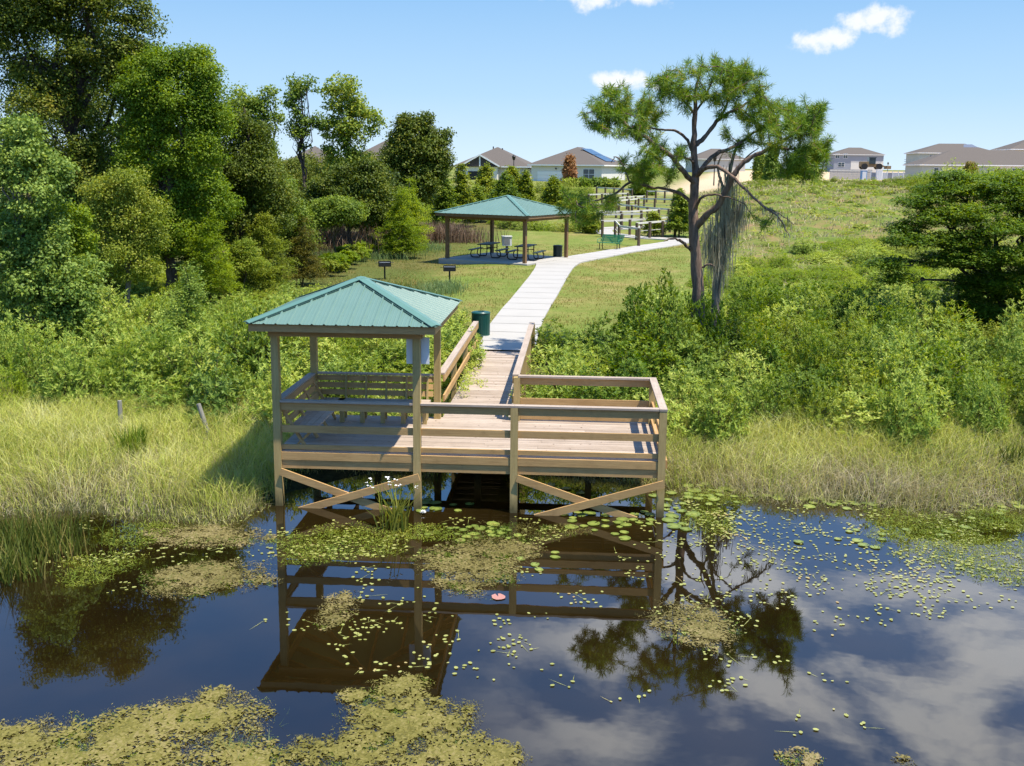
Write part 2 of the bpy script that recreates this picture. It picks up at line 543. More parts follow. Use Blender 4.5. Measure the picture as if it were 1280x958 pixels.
M['needle'] = leaf_mat('pine_needles', [(.0, (0.059, 0.126, 0.013)), (.35, (0.122, 0.227, 0.021)), (.65, (0.226, 0.311, 0.029)), (.88, (0.393, 0.353, 0.042)), (1.0, (0.590, 0.353, 0.059))], .3, 1.6)
M['moss'] = leaf_mat('hanging_grey_moss', [(.0, (0.210, 0.191, 0.125)), (.5, (0.364, 0.332, 0.218)), (1.0, (0.560, 0.497, 0.343))], .2)
M['leaf_vine'] = leaf_mat('spreading_tree_leaves', [(.0, (0.034, 0.082, 0.008)), (.4, (0.087, 0.164, 0.014)), (.75, (0.175, 0.254, 0.021)), (1.0, (0.309, 0.353, 0.034))], .4)
M['grass_bank'] = leaf_mat('bank_grass', [(.0, (0.222, 0.305, 0.046)), (.4, (0.393, 0.460, 0.076)), (.7, (0.600, 0.576, 0.152)), (1.0, (0.620, 0.620, 0.330))], .35, .6)
M['grass_straw'] = leaf_mat('straw_grass', [(.0, (0.206, 0.216, 0.060)), (.4, (0.334, 0.311, 0.119)), (.75, (0.474, 0.404, 0.225)), (1.0, (0.590, 0.512, 0.344))], .3, .9)
M['grass_lawn'] = leaf_mat('lawn_blades', [(.0, (0.090, 0.116, 0.017)), (.4, (0.165, 0.180, 0.029)), (.7, (0.270, 0.214, 0.055)), (1.0, (0.450, 0.272, 0.121))], .35, .8)
M['grass_pale'] = leaf_mat('pale_soft_grass', [(.0, (0.098, 0.155, 0.052)), (.5, (0.168, 0.243, 0.085)), (1.0, (0.266, 0.338, 0.130))], .35)
M['reed'] = leaf_mat('reed_blades', [(.0, (0.043, 0.065, 0.011)), (.4, (0.085, 0.117, 0.016)), (.75, (0.142, 0.164, 0.027)), (1.0, (0.314, 0.222, 0.073))], .3)
M['mat'] = leaf_mat('floating_weed', [(.0, (0.080, 0.066, 0.014)), (.4, (0.152, 0.129, 0.034)), (.7, (0.216, 0.176, 0.059)), (1.0, (0.288, 0.226, 0.101))], .2, 1.5)
M['mat_green'] = leaf_mat('greener_floating_weed', [(.0, (0.086, 0.078, 0.013)), (.4, (0.151, 0.134, 0.026)), (.7, (0.202, 0.176, 0.041)), (1.0, (0.259, 0.212, 0.075))], .2, 1.5)
M['pad'] = leaf_mat('lily_pad', [(.0, (0.120, 0.163, 0.031)), (.5, (0.228, 0.280, 0.053)), (.85, (0.360, 0.366, 0.079)), (1.0, (0.504, 0.347, 0.062))], .15, 1.0, .35, .5)
M['pad_small'] = leaf_mat('small_floating_leaf', [(.0, (0.156, 0.153, 0.036)), (.4, (0.294, 0.306, 0.072)), (.75, (0.386, 0.396, 0.120)), (1.0, (0.423, 0.288, 0.120))], .15, 1.0, .4, .5)
M['pad_pink'] = plain_mat('reddish_lily_pad', (.40, .19, .15), .45)
M['petal'] = plain_mat('white_petal', (.8, .8, .78), .5)
M['bark'] = bark_mat('brown_bark', (.035, .026, .02), (.12, .09, .07))
M['bark_pine'] = bark_mat('pine_bark', (.06, .04, .03), (.27, .185, .135))
M['bark_grey'] = bark_mat('grey_bark', (.08, .068, .052), (.25, .215, .17))
M['stem'] = bark_mat('shrub_stem', (.05, .04, .02), (.13, .11, .06), 20)
M['dark_green_paint'] = plain_mat('dark_green_paint', (.006, .060, .045), .4, 0, .5, .15)
M['bench_green'] = plain_mat('bright_green_coating', (.01, .17, .07), .4, 0, .5)
M['black_metal'] = plain_mat('black_metal', (.012, .012, .012), .5, 0, .4)
M['table_dark'] = plain_mat('dark_coated_table', (.02, .032, .025), .5)
M['white_board'] = plain_mat('white_board', (.72, .74, .76), .5, 0, .4, .04)
M['white_paint'] = plain_mat('white_paint', (.74, .74, .73), .5, 0, .4, .03)
M['wall_beige'] = plain_mat('beige_stucco', (.52, .49, .44), .9, 0, .2, .05, 2.0, .2)
M['wall_cream'] = plain_mat('cream_stucco', (.62, .60, .55), .9, 0, .2, .05, 2.0, .2)
M['wall_grey'] = plain_mat('grey_siding', (.27, .29, .33), .8, 0, .2, .05)
M['wall_sage'] = plain_mat('sage_stucco', (.36, .40, .37), .9, 0, .2, .05)
M['wall_block'] = plain_mat('grey_block_wall', (.36, .35, .33), .9, 0, .2, .1)
M['vinyl'] = plain_mat('grey_white_vinyl', (.52, .55, .58), .6, 0, .3, .05)
t = NT('grey_shingle')
nz = t.noise(t.coords(), 7.0, 5.0, .7)
c = t.mixc(nz, (.085, .072, .062), (.155, .135, .118))
M['shingle'] = t.finish(t.principled(c, .95, 0, .15))
M['gable'] = plain_mat('dark_gable_board', (.05, .04, .035), .8)
M['glass'] = plain_mat('window_glass', (.03, .05, .06), .08, 0, .6)
M['opening'] = plain_mat('shaded_opening', (.03, .028, .026), .9)  # near-black for shade in the porch entry; also colours pipes and utility box
M['solar'] = plain_mat('solar_panel', (.03, .05, .10), .15, 0, .6)
M['yellow_machine'] = plain_mat('faded_machine_paint', (.20, .14, .07), .6)
M['blue_plastic'] = plain_mat('blue_plastic', (.09, .22, .42), .5)
M['steel'] = plain_mat('dull_steel', (.3, .31, .32), .5, .6)

# ------------------------------------------------------------------ terrain, water
def axis(fine0, fine1, step, lo, hi, grow=1.18):
    a = list(np.arange(fine0, fine1 + 1e-6, step))
    s = step
    while a[-1] < hi:
        s *= grow; a.append(a[-1] + s)
    s = step
    while a[0] > lo:
        s *= grow; a.insert(0, a[0] - s)
    return np.array(a)

xs = axis(-22, 34, .45, -3000, 3000)
ys = np.concatenate([axis(-10, 64, .45, -300, 64.1), np.arange(65.3, 122, 1.2), np.arange(124, 206, 3), [206, 207, 208.5, 210, 211, 212, 213.5, 216], axis(220, 240, 5, 219, 4500)[0:]])
ys = np.unique(ys[(ys <= 64.2) | (ys > 65)])
GX, GY = np.meshgrid(xs, ys)
GZ = h(GX, GY)
g = Geo()
nx, ny = len(xs), len(ys)
i, j = np.meshgrid(np.arange(ny-1), np.arange(nx-1), indexing='ij')
k = (i*nx + j).ravel()
g.add(np.stack([GX.ravel(), GY.ravel(), GZ.ravel()], 1), np.stack([k, k+1, k+nx+1, k+nx], 1), 0, True)
ground = tag(build('ground', g, M['ground']), kind='structure')
X, Y = GX.ravel(), GY.ravel()
lat = (X - (CX - .064*(Y - CY)))/(Y - CY + 1e-6)*FPX          # rough bearing from the deck
x0 = 7.5 + .092*Y
hillm = _sm((X - x0)/5)*_sm((Y - 26)/14)
hillm = np.maximum(hillm, _sm((Y - 56)/14)*.55*_sm((X - 2)/6))
wet = 1 - _sm((GZ.ravel() - .25)/.35)
wet = np.maximum(wet, (1 - _sm((Y - 10)/3))*.75)
wet = np.maximum(wet, .6*(1 - _sm((X + 5 - .05*Y)/4))*(1 - _sm((Y - 60)/30)))
wet = np.maximum(wet, .5*_sm((X - 6)/3)*(1 - _sm((Y - 17)/8)))
sand = _sm((Y - 96)/10)*_sm((X - .16*Y + 4)/6)*(1 - _sm((Y - 420)/60))
vc = np.ones((len(X), 4), dtype=np.float32)
vc[:, 0], vc[:, 1], vc[:, 2] = hillm, wet, sand
ca = ground.data.color_attributes.new('zone', 'FLOAT_COLOR', 'POINT')
ca.data.foreach_set('color', vc.ravel())

g = Geo()
wx = np.linspace(-260, 260, 27); wy = np.concatenate([np.linspace(-260, -20, 13), np.linspace(-10, 7, 4)])
WX, WY = np.meshgrid(wx, wy); nx, ny = len(wx), len(wy)
i, j = np.meshgrid(np.arange(ny-1), np.arange(nx-1), indexing='ij'); k = (i*nx + j).ravel()
g.add(np.stack([WX.ravel(), WY.ravel(), 0*WX.ravel()], 1), np.stack([k, k+1, k+nx+1, k+nx], 1), 0, True)
tag(build('pond_water', g, M['water']), kind='structure')

# ------------------------------------------------------------------ concrete path
def spline(pts, n=14):
    pts = [np.array(p, float) for p in pts]
    P = [2*pts[0]-pts[1]] + pts + [2*pts[-1]-pts[-2]]
    out = []
    for a, b, c, d in zip(P, P[1:], P[2:], P[3:]):
        for q in np.linspace(0, 1, n, endpoint=False):
            out.append(.5*((2*b) + (c-a)*q + (2*a-5*b+4*c-d)*q*q + (3*b-a-3*c+d)*q**3))
    out.append(pts[-1])
    return np.array(out)

def ribbon(name, pts, widths, lift=.06, joint=None):
    """a slab laid over the ground along a line"""
    c = spline([np.append(p[:2], w) for p, w in zip(pts, widths)])
    w = c[:, 2]; c = c[:, :2]
    t = np.gradient(c, axis=0); t /= np.linalg.norm(t, axis=1)[:, None]
    s = np.stack([t[:, 1], -t[:, 0]], 1)
    g = Geo()
    rows = []
    for q in (-.5, -.25, 0, .25, .5):
        p = c + s*(w*q)[:, None]
        rows.append(np.column_stack([p, h(p[:, 0], p[:, 1]) + lift]))
    e0 = rows[0].copy(); e0[:, 2] -= .25
    e1 = rows[-1].copy(); e1[:, 2] -= .25
    rows = [e0] + rows + [e1]
    V = np.stack(rows, 1).reshape(-1, 3); m = len(rows); n = len(c)
    i, j = np.meshgrid(np.arange(n-1), np.arange(m-1), indexing='ij'); k = (i*m + j).ravel()
    F = np.stack([k, k+1, k+m+1, k+m], 1)
    jj = j.ravel()
    top = (jj > 0) & (jj < m-2)
    g.add(V, F[top], 0, False)
    g.add(V, F[~top], 1, False)
    L_ = np.concatenate([[0], np.cumsum(np.linalg.norm(np.diff(c, axis=0), axis=1))])
    for q in np.arange(1.5, L_[-1] - .4, 1.55):     # tooled joints
        ci = np.array([np.interp(q, L_, c[:, 0]), np.interp(q, L_, c[:, 1])]); k_ = min(np.searchsorted(L_, q), n-1)
        wi = w[k_]; ti, si = t[k_], s[k_]
        pts4 = []
        for a_ in np.linspace(-.49, .49, 5):
            pts4.append([ci + si*wi*a_ - ti*.014, ci + si*wi*a_ + ti*.014])
        pts4 = np.array(pts4); z_ = h(pts4[..., 0], pts4[..., 1]) + lift + .006
        vv = np.concatenate([pts4, z_[..., None]], -1).reshape(-1, 3); kk = np.arange(4)*2
        g.add(vv, np.stack([kk, kk+2, kk+3, kk+1], 1), 2)
    return tag(build(name, g, [M['concrete'], M['concrete_edge'], M['joint']]), kind='structure'), c

pj = on_ground(694, 330)
path_main = [(3.59, 11.12), on_ground(646, 405), on_ground(672, 367), on_ground(692, 337), on_ground(699, 327)]
ribbon('path', path_main, [1.72, 1.74, 1.76, 1.9, 2.6])
pb = [on_ground(x, y) for x, y in ((686, 331), (716, 325.5), (748, 320), (775, 315), (812, 309.5), (838, 305.5), (851, 303), (847, 300.5), (825, 299), (795, 297), (768, 294), (753, 290.5), (757, 287), (785, 285.5), (815, 284), (842, 281.5), (850, 279))]
ribbon('path_to_ramp', pb, [2.2, 2.2, 1.9, 1.8, 1.8, 1.8, 1.8, 1.7, 1.6, 1.6, 1.6, 1.6, 1.6, 1.6, 1.6, 1.6, 1.6], .065)
# zigzag ramp further up the slope
pz = [on_ground(x, y) for x, y in ((850, 277.5), (800, 276), (752, 273.5), (748, 271.5), (800, 268), (845, 264.5), (843, 262.5), (795, 260), (748, 257.5), (752, 256), (800, 253), (845, 250), (838, 248), (790, 246), (745, 244))]

# ------------------------------------------------------------------ fishing deck with a roofed corner
DZ = 1.1
RX, RY_, RZ = M['rail_x'], M['rail_y'], M['post']
rng = np.random.default_rng(11)
deck = empty('viewing_deck', (3.6, 1.4, DZ), 0, 'timber viewing deck on posts over the pond, with a green hip roof over its benches', 'viewing deck')
off = (3.6, 1.4, DZ)

def board_row(g, x0, x1, ya, yb, z, step=.146, splits=2):
    y = ya
    while y < yb - .03:
        y1 = min(y + step - .007, yb)
        cuts = sorted([x0, x1] + [x0 + (x1-x0)*q for q in rng.uniform(.2, .8, splits)])
        if rng.random() < .3: cuts = [x0, x1]
        for a, b in zip(cuts, cuts[1:]):
            dz = rng.uniform(-.003, .003)
            g.box(a + .002, b - .002, y, y1, z - .036 + dz, z + dz)
        y += step

g = Geo(); board_row(g, -.02, 7.40, .0, 2.90, DZ, splits=1)
build('decking', g, M['deck_x'], deck, off)
g = Geo()
for x in np.arange(.3, 7.3, .6): g.box(x-.02, x+.02, .05, 2.86, DZ-.2, DZ-.04)
g.box(-.02, 7.36, .13, .17, DZ-.35, DZ-.205); g.box(-.02, 7.36, 2.7, 2.74, DZ-.35, DZ-.205)
build('joist', g, M['rail_y'], deck, off)
# fascia boards between the posts
def part(name, mat, fn, root=None, o=None):
    g = Geo(); fn(g)
    return build(name, g, mat, root or deck, off if o is None else o)
PX = [0, 2.70, 4.55, 7.33]; PW = .07
for a, b in zip(PX, PX[1:]):
    part('fascia_board', RX, lambda g: g.box(a+PW+.004, b-PW-.004, -.052, -.008, DZ-.172, DZ-.022))
    part('support_beam', RX, lambda g: g.box(a+PW+.004, b-PW-.004, -.030, .012, DZ-.345, DZ-.176))
part('fascia_board', RY_, lambda g: g.box(7.405, 7.445, .08, 2.86, DZ-.185, DZ-.022))
part('fascia_board', RY_, lambda g: g.box(-.065, -.025, .08, 2.86, DZ-.185, DZ-.022))
# posts
def post(x, y, z0, z1, w=.07, mat=None, root=None, o=None):
    return part('post', mat or RZ, lambda g: g.box(x-w, x+w, y-w, y+w, z0, z1), root, o)
post(0, 0, -1.0, DZ+2.40); post(2.70, 0, -1.0, DZ+2.40)
post(4.55, 0, -1.0, DZ+.955); post(7.33, 0, -1.0, DZ+.955)
post(0, 2.80, -.6, DZ+2.40); post(2.70, 2.80, -.6, DZ+2.40)
post(7.33, 2.79, -.6, DZ+.955); post(4.43, 2.79, -.6, DZ+.955)
# front rails
for a, b in zip(PX, PX[1:]):
    part('rail', RX, lambda g: g.box(a+PW+.003, b-PW-.003, -.02, .02, DZ+.80, DZ+.955))
    part('rail', RX, lambda g: g.box(a+PW+.003, b-PW-.003, -.02, .02, DZ+.36, DZ+.50))
    part('rail', RX, lambda g: g.box(a+PW+.003, b-PW-.003, -.02, .02, DZ+.03, DZ+.12))
part('rail_cap', M['cap_x'], lambda g: g.box(.075, 2.625, -.07, .07, DZ+.958, DZ+.996))
part('rail_cap', M['cap_x'], lambda g: g.box(2.775, 4.55, -.07, .07, DZ+.958, DZ+.996))
part('rail_cap', M['cap_x'], lambda g: g.box(4.553, 7.255, -.07, .07, DZ+.958, DZ+.997))
# right side
for z0, z1 in ((.80, .955), (.36, .50), (.03, .12)):
    part('rail', RY_, lambda g: g.box(7.31, 7.35, .075, 2.715, DZ+z0, DZ+z1))
part('rail_cap', M['cap_y'], lambda g: g.box(7.258, 7.405, -.075, 2.86, DZ+.959, DZ+.999))
# back right
for z0, z1 in ((.80, .955), (.36, .50), (.03, .12)):
    part('rail', RX, lambda g: g.box(4.505, 7.255, 2.77, 2.81, DZ+z0, DZ+z1))
part('rail_cap', M['cap_x'], lambda g: g.box(4.46, 7.255, 2.72, 2.86, DZ+.957, DZ+.997))
# cross braces at the front
for a, b in ((PX[0], PX[1]), (PX[2], PX[3])):
    part('cross_brace', RX, lambda g: g.bar((a+.06, -.095, DZ-.40), (b-.45, -.095, -.06), .04, .14))
    part('cross_brace', RX, lambda g: g.bar((b+.05, -.138, DZ-.42), (a+.42, -.138, -.06), .04, .14))
# short posts under the middle
for x in (1.4, 3.6, 6.0):
    part('pile', RZ, lambda g: g.box(x-.07, x+.07, 2.62, 2.69, -.6, DZ-.21))

# roof
def hip_roof(root, o, x0, x1, y0, y1, ze, za, spacing=.225, T=None):
    T = T or (lambda p: p)
    P = np.array([(x0+x1)/2, (y0+y1)/2, za])
    C4 = [np.array(q, float) for q in ((x0, y0, ze), (x1, y0, ze), (x1, y1, ze), (x0, y1, ze))]
    g = Geo(); gt = Geo(); gg = Geo()
    for q in range(4):
        A, B = C4[q], C4[(q+1) % 4]
        E = np.linalg.norm(B-A); e = (B-A)/E
        up = P - (A+B)/2
        n = np.cross(e, up/np.linalg.norm(up)); n = n*np.sign(n[2])
        s, hh = [0.0], [0.0]
        x = spacing*.5
        while x < E - .05:
            for dx, z in ((-.026, 0), (-.011, .02), (.011, .02), (.026, 0), (spacing*.33-.008, 0), (spacing*.33, .005), (spacing*.33+.008, 0), (spacing*.66-.008, 0), (spacing*.66, .005), (spacing*.66+.008, 0)):
                if s[-1] < x+dx < E - .02: s.append(x+dx); hh.append(z)
            x += spacing
        s.append(E); hh.append(0.0)
        s, hh = np.array(s), np.array(hh)
        base = A + e*s[:, None] + n*hh[:, None] - up/np.linalg.norm(up)*.03
        top = A + e*s[:, None] + up*(np.minimum(s, E-s)/(E/2))[:, None] + n*hh[:, None]
        V = np.concatenate([base, top]); m = len(s); k = np.arange(m-1)
        g.add(V, np.stack([k, k+1, k+1+m, k+m], 1), 0)
        g.add([A-n*.02, B-n*.02, P-n*.02], [[2, 1, 0]], 0)
        # dark strips painted for the shaded gaps under the hip caps; ridge caps
        for Q, sgn in ((A, 1), (B, -1)):
            d = P - Q; d = d/np.linalg.norm(d)
            side = np.cross(n, d); side = side*np.sign(np.dot(side, e)*sgn)
            a0 = Q + side*.125 + n*.012 + d*.22; b0 = P + side*.125 + n*.012 - d*.26
            gg.bar(a0, b0, .03, .014, n)
    for Q in C4:
        d = P - Q; L = np.linalg.norm(d)/1; d = d/L
        hor = np.cross(d, (0, 0, 1)); hor /= np.linalg.norm(hor)
        for sg in (1, -1):
            a0, b0 = Q + np.array([0, 0, .034]), P + np.array([0, 0, .044])
            lo = hor*sg*.115 - np.array([0, 0, .022])
            v = [a0, b0, b0+lo, a0+lo]
            v2 = [p - np.array([0, 0, .012]) for p in v]
            gt.add(np.array(v+v2), [(0, 1, 2, 3), (7, 6, 5, 4), (2, 3, 7, 6), (0, 3, 7, 4), (1, 2, 6, 5)], 0)
    rf = build('roof', g, M['roof'], root, o)
    build('gap_shade_strip', gg, M['roof_gap'], rf)
    build('ridge_cap', gt, M['roof_trim'], rf)
    return rf

RX0, RX1, RY0, RY1, RZE, RZA = -.39, 3.14, -.47, 3.13, DZ+2.54, DZ+3.20
rf = hip_roof(deck, off, RX0, RX1, RY0, RY1, RZE, RZA)
for c in rf.children:
    c.location = (-off[0], -off[1], -off[2])
f0, f1 = .03, .07
part('roof_fascia', M['soffit'], lambda g: g.box(RX0+f0, RX1-f0, RY0+f0, RY0+f1, RZE-.16, RZE-.005))
part('roof_fascia', M['soffit'], lambda g: g.box(RX0+f0, RX1-f0, RY1-f1, RY1-f0, RZE-.16, RZE-.005))
part('roof_fascia', RY_, lambda g: g.box(RX0+f0, RX0+f1, RY0+f1+.002, RY1-f1-.002, RZE-.16, RZE-.004))
part('roof_fascia', RY_, lambda g: g.box(RX1-f1, RX1-f0, RY0+f1+.002, RY1-f1-.002, RZE-.16, RZE-.004))
part('roof_beam', RX, lambda g: g.box(-.09, 2.79, -.112, -.072, RZE-.30, RZE-.1))
part('roof_beam', RX, lambda g: g.box(-.09, 2.79, 2.872, 2.912, RZE-.30, RZE-.1))
part('roof_beam', RY_, lambda g: g.box(-.112, -.073, -.07, 2.87, RZE-.30, RZE-.1))
part('roof_beam', RY_, lambda g: g.box(2.773, 2.812, -.07, 2.87, RZE-.30, RZE-.1))
g = Geo()
for q in np.linspace(.2, 3.3, 6):
    pass
for (x, y) in ((RX0+.1, RY0+.1), (RX1-.1, RY0+.1), (RX1-.1, RY1-.1), (RX0+.1, RY1-.1)):
    g.bar((x, y, RZE-.06), (1.375, 1.33, RZA-.1), .04, .12)
for q in np.linspace(.15, .85, 5):
    s = min(q, 1-q)*2
    xm = RX0 + (RX1-RX0)*q; ym = RY0 + (RY1-RY0)*q
    zt = RZE-.05 + (RZA-RZE-.06)*s
    g.bar((xm, RY0+.08, RZE-.06), (xm, RY0+(RY1-RY0)/2*s, zt), .04, .1)
    g.bar((xm, RY1-.08, RZE-.06), (xm, RY1-(RY1-RY0)/2*s, zt), .04, .1)
    g.bar((RX0+.08, ym, RZE-.06), (RX0+(RX1-RX0)/2*s, ym, zt), .04, .1)
    g.bar((RX1-.08, ym, RZE-.06), (RX1-(RX1-RX0)/2*s, ym, zt), .04, .1)
build('rafter', g, RY_, deck, off)

# built-in benches
def bench_left():
    b = part('bench', M['deck_x'], lambda g: [g.box(x, x+.128, .16, 2.62, DZ+.41, DZ+.45) for x in (.20, .335, .47, .605)])
    for z0, x in ((.50, .15), (.65, .09), (.80, .03)):
        part('back_slat', RY_, lambda g: g.bar((x, .10, DZ+z0+.05), (x, 2.70, DZ+z0+.05), .035, .115, (-.25, 0, 1)), b, (0, 0, 0))
    part('back_cap', M['cap_y'], lambda g: g.bar((-.03, .076, DZ+.945), (-.03, 2.72, DZ+.945), .15, .038), b, (0, 0, 0))
    for y in (.13, .95, 1.75, 2.5):
        part('leg', RX, lambda g: g.bar((-.02, y, DZ+.92), (.52, y, DZ+.01), .04, .09, (0, 1, 0)), b, (0, 0, 0))
        part('leg', RX, lambda g: g.bar((.68, y+.045, DZ+.405), (.26, y+.045, DZ+.01), .04, .09, (0, 1, 0)), b, (0, 0, 0))
    return b
b = bench_left()
def fix(b):
    for c in b.children: c.location = (-off[0], -off[1], -off[2])
fix(b)
def bench_back():
    b = part('bench', M['deck_x'], lambda g: [g.box(.60, 2.58, y, y+.128, DZ+.41, DZ+.45) for y in (2.22, 2.355, 2.49)])
    part('front_board', RX, lambda g: g.box(.60, 2.58, 2.175, 2.213, DZ+.29, DZ+.445), b, (0, 0, 0))
    for z0, y in ((.50, 2.70), (.65, 2.735), (.80, 2.77)):
        part('back_slat', RX, lambda g: g.bar((.08, y, DZ+z0+.06), (2.62, y, DZ+z0+.06), .035, .118, (0, .25, 1)), b, (0, 0, 0))
    part('back_cap', M['cap_x'], lambda g: g.bar((.05, 2.80, DZ+.955), (2.62, 2.80, DZ+.955), .11, .038), b, (0, 0, 0))
    for x in (.72, 1.16, 1.6, 2.04, 2.5):
        part('leg', RZ, lambda g: g.box(x-.045, x+.045, 2.23, 2.30, DZ+.0, DZ+.405), b, (0, 0, 0))
        part('leg', RZ, lambda g: g.bar((x, 2.62, DZ+.01), (x, 2.74, DZ+.93), .04, .08, (0, 1, 0)), b, (0, 0, 0))
    return b
fix(bench_back())

# boardwalk from the deck to the path
walk = empty('boardwalk', (3.6, 7, DZ), 0, 'narrow timber boardwalk with handrails leading from the deck to the concrete path', 'boardwalk')
wo = (3.6, 7, DZ)
g = Geo(); board_row(g, 2.80, 4.38, 2.905, 11.10, DZ, splits=0)
build('decking', g, M['deck_x'], walk, wo)
for x in (2.86, 4.3):
    part('joist', RY_, lambda g: g.box(x-.02, x+.02, 2.95, 11.05, DZ-.22, DZ-.04), walk, wo)
for x, ys_, y0, y1 in ((2.74, (5.4, 7.9, 10.30), 2.88, 10.42), (4.43, (5.4, 7.9, 10.30), 2.87, 10.42)):
    for y in ys_:
        post(x, y, -.2 if y < 8 else .6, DZ+.955, .06, RZ, walk, wo)
    part('rail', RY_, lambda g: g.box(x-.02+.085*(1 if x < 3 else -1), x+.02+.085*(1 if x < 3 else -1), y0, y1, DZ+.80, DZ+.953), walk, wo)
    part('rail', RY_, lambda g: g.box(x-.02+.085*(1 if x < 3 else -1), x+.02+.085*(1 if x < 3 else -1), y0, y1, DZ+.36, DZ+.50), walk, wo)
    part('rail_cap', M['cap_y'], lambda g: g.box(x-.075+.03*(1 if x < 3 else -1), x+.075+.03*(1 if x < 3 else -1), y0, y1, DZ+.957, DZ+.996), walk, wo)

# notice board hung between the posts under the roof
g = Geo()
g.box(2.44, 3.00, -.0, .0, 0, 0) if False else None
nb = empty('notice_board', (2.72, .09, DZ+1.5), 0, 'white blank notice board fixed behind the front post under the deck roof', 'notice board')
part('panel', M['white_board'], lambda g: g.box(2.49, 2.925, .085, .10, DZ+1.73, DZ+2.24), nb, (2.72, .09, DZ+1.5))
part('mounting_strip', M['steel'], lambda g: [g.box(2.52, 2.90, .102, .113, z, z+.03) for z in (DZ+1.8, DZ+2.14)], nb, (2.72, .09, DZ+1.5))

# ------------------------------------------------------------------ picnic pavilion up the path
PA = math.radians(62)
pf = np.array([2.9, 34.6]); pz_ = float(h(*pf)) + .07
ex, ey = np.array([math.cos(PA), math.sin(PA)]), np.array([-math.sin(PA), math.cos(PA)])
PLX, PLY = 4.5, 4.95
def PL(x, y, z=0): 
    q = pf + ex*x + ey*y
    return (q[0], q[1], pz_ + z)
g = Geo(); g.box(-.35, PLX+.35, -.35, PLY+.35, -.4, 0)
slab = build('pavilion_slab', g, M['concrete']); tag(slab, kind='structure')
slab.location = PL(0, 0); slab.rotation_euler = (0, 0, PA)
pav = empty('picnic_pavilion', PL(0, 0), PA, 'open picnic pavilion with green hip roof on four brown posts over the tables', 'pavilion')
O0 = (0, 0, 0)
for x in (0, PLX):
    for y in (0, PLY):
        part('post', M['brown_post'], lambda g: g.box(x-.085, x+.085, y-.085, y+.085, .0, 2.36), pav, O0)
pe = 2.50
hip_roof(pav, O0, -.5, PLX+.5, -.5, PLY+.5, pe, 3.42, .3)
for y in (-.46, PLY+.46):
    part('roof_fascia', M['brown_beam'], lambda g: g.box(-.46, PLX+.46, y-.02, y+.02, pe-.17, pe-.01), pav, O0)
for x in (-.46, PLX+.46):
    part('roof_fascia', M['brown_post'], lambda g: g.box(x-.02, x+.02, -.437, PLY+.437, pe-.17, pe-.012), pav, O0)
for y in (-.11, PLY+.11):
    part('roof_beam', M['brown_beam'], lambda g: g.box(-.1, PLX+.1, y-.02, y+.02, pe-.32, pe-.1), pav, O0)
for x in (-.11, PLX+.11):
    part('roof_beam', M['brown_post'], lambda g: g.box(x-.02, x+.02, -.08, PLY+.08, pe-.32, pe-.1), pav, O0)

def picnic_table(loc, rz, label):
    r = empty('picnic_table', loc, rz, label, 'picnic table', 'picnic tables under the pavilion')
    part('tabletop', M['table_dark'], lambda g: g.box(-.92, .92, -.37, .37, .73, .78), r, O0)
    for s in (-1, 1):
        part('seat', M['table_dark'], lambda g: g.box(-.92, .92, s*.78-.13, s*.78+.13, .42, .46), r, O0)
    for x in (-.55, .55):
        def legs(g):
            for s in (-1, 1):
                g.tube(spline([(x, s*.3, .72), (x, s*.3, .3), (x, s*.34, .06), (x, s*.5, .03), (x, s*.74, .03), (x, s*.86, .12), (x, s*.86, .3), (x, s*.80, .41)], 5), .03, 8)
        part('leg_frame', M['black_metal'], legs, r, O0)
    part('brace', M['black_metal'], lambda g: g.tube([(-.55, 0, .5), (0, 0, .5), (.55, 0, .5)], .02, 6), r, O0)
    for x in (-.55, .55):
        part('crossbar', M['black_metal'], lambda g: g.tube([(x, -.3, .5), (x, 0, .5), (x, .3, .5)], .022, 6), r, O0)
    return r
def on_slab(px, py):
    d = pixel_dir(px, py); tt = (pz_ - CAMZ)/d[2]
    return np.array([CX, CY, CAMZ]) + d*tt
picnic_table(tuple(on_slab(611, 321.5)), PA+.25, 'dark picnic table on curved legs, the left one under the green pavilion')
picnic_table(tuple(on_slab(657, 324.5)), PA+.25, 'dark picnic table on curved legs, right one, beside the pavilion front post')

p = on_ground(633.5, 317.5)
r = empty('service_cabinet', tuple(p), .2, 'light grey box on a brown post standing behind the picnic tables', 'box')
part('post', M['brown_post'], lambda g: g.box(-.07, .07, -.07, .07, -.1, .5), r, O0)
part('cabinet', M['white_board'], lambda g: g.box(-.27, .27, -.16, .16, .48, 1.0), r, O0)
part('lid', M['white_paint'], lambda g: g.box(-.30, .30, -.19, .19, 1.003, 1.05), r, O0)
part('door', M['steel'], lambda g: g.box(-.20, .16, -.172, -.162, .54, .95), r, O0)

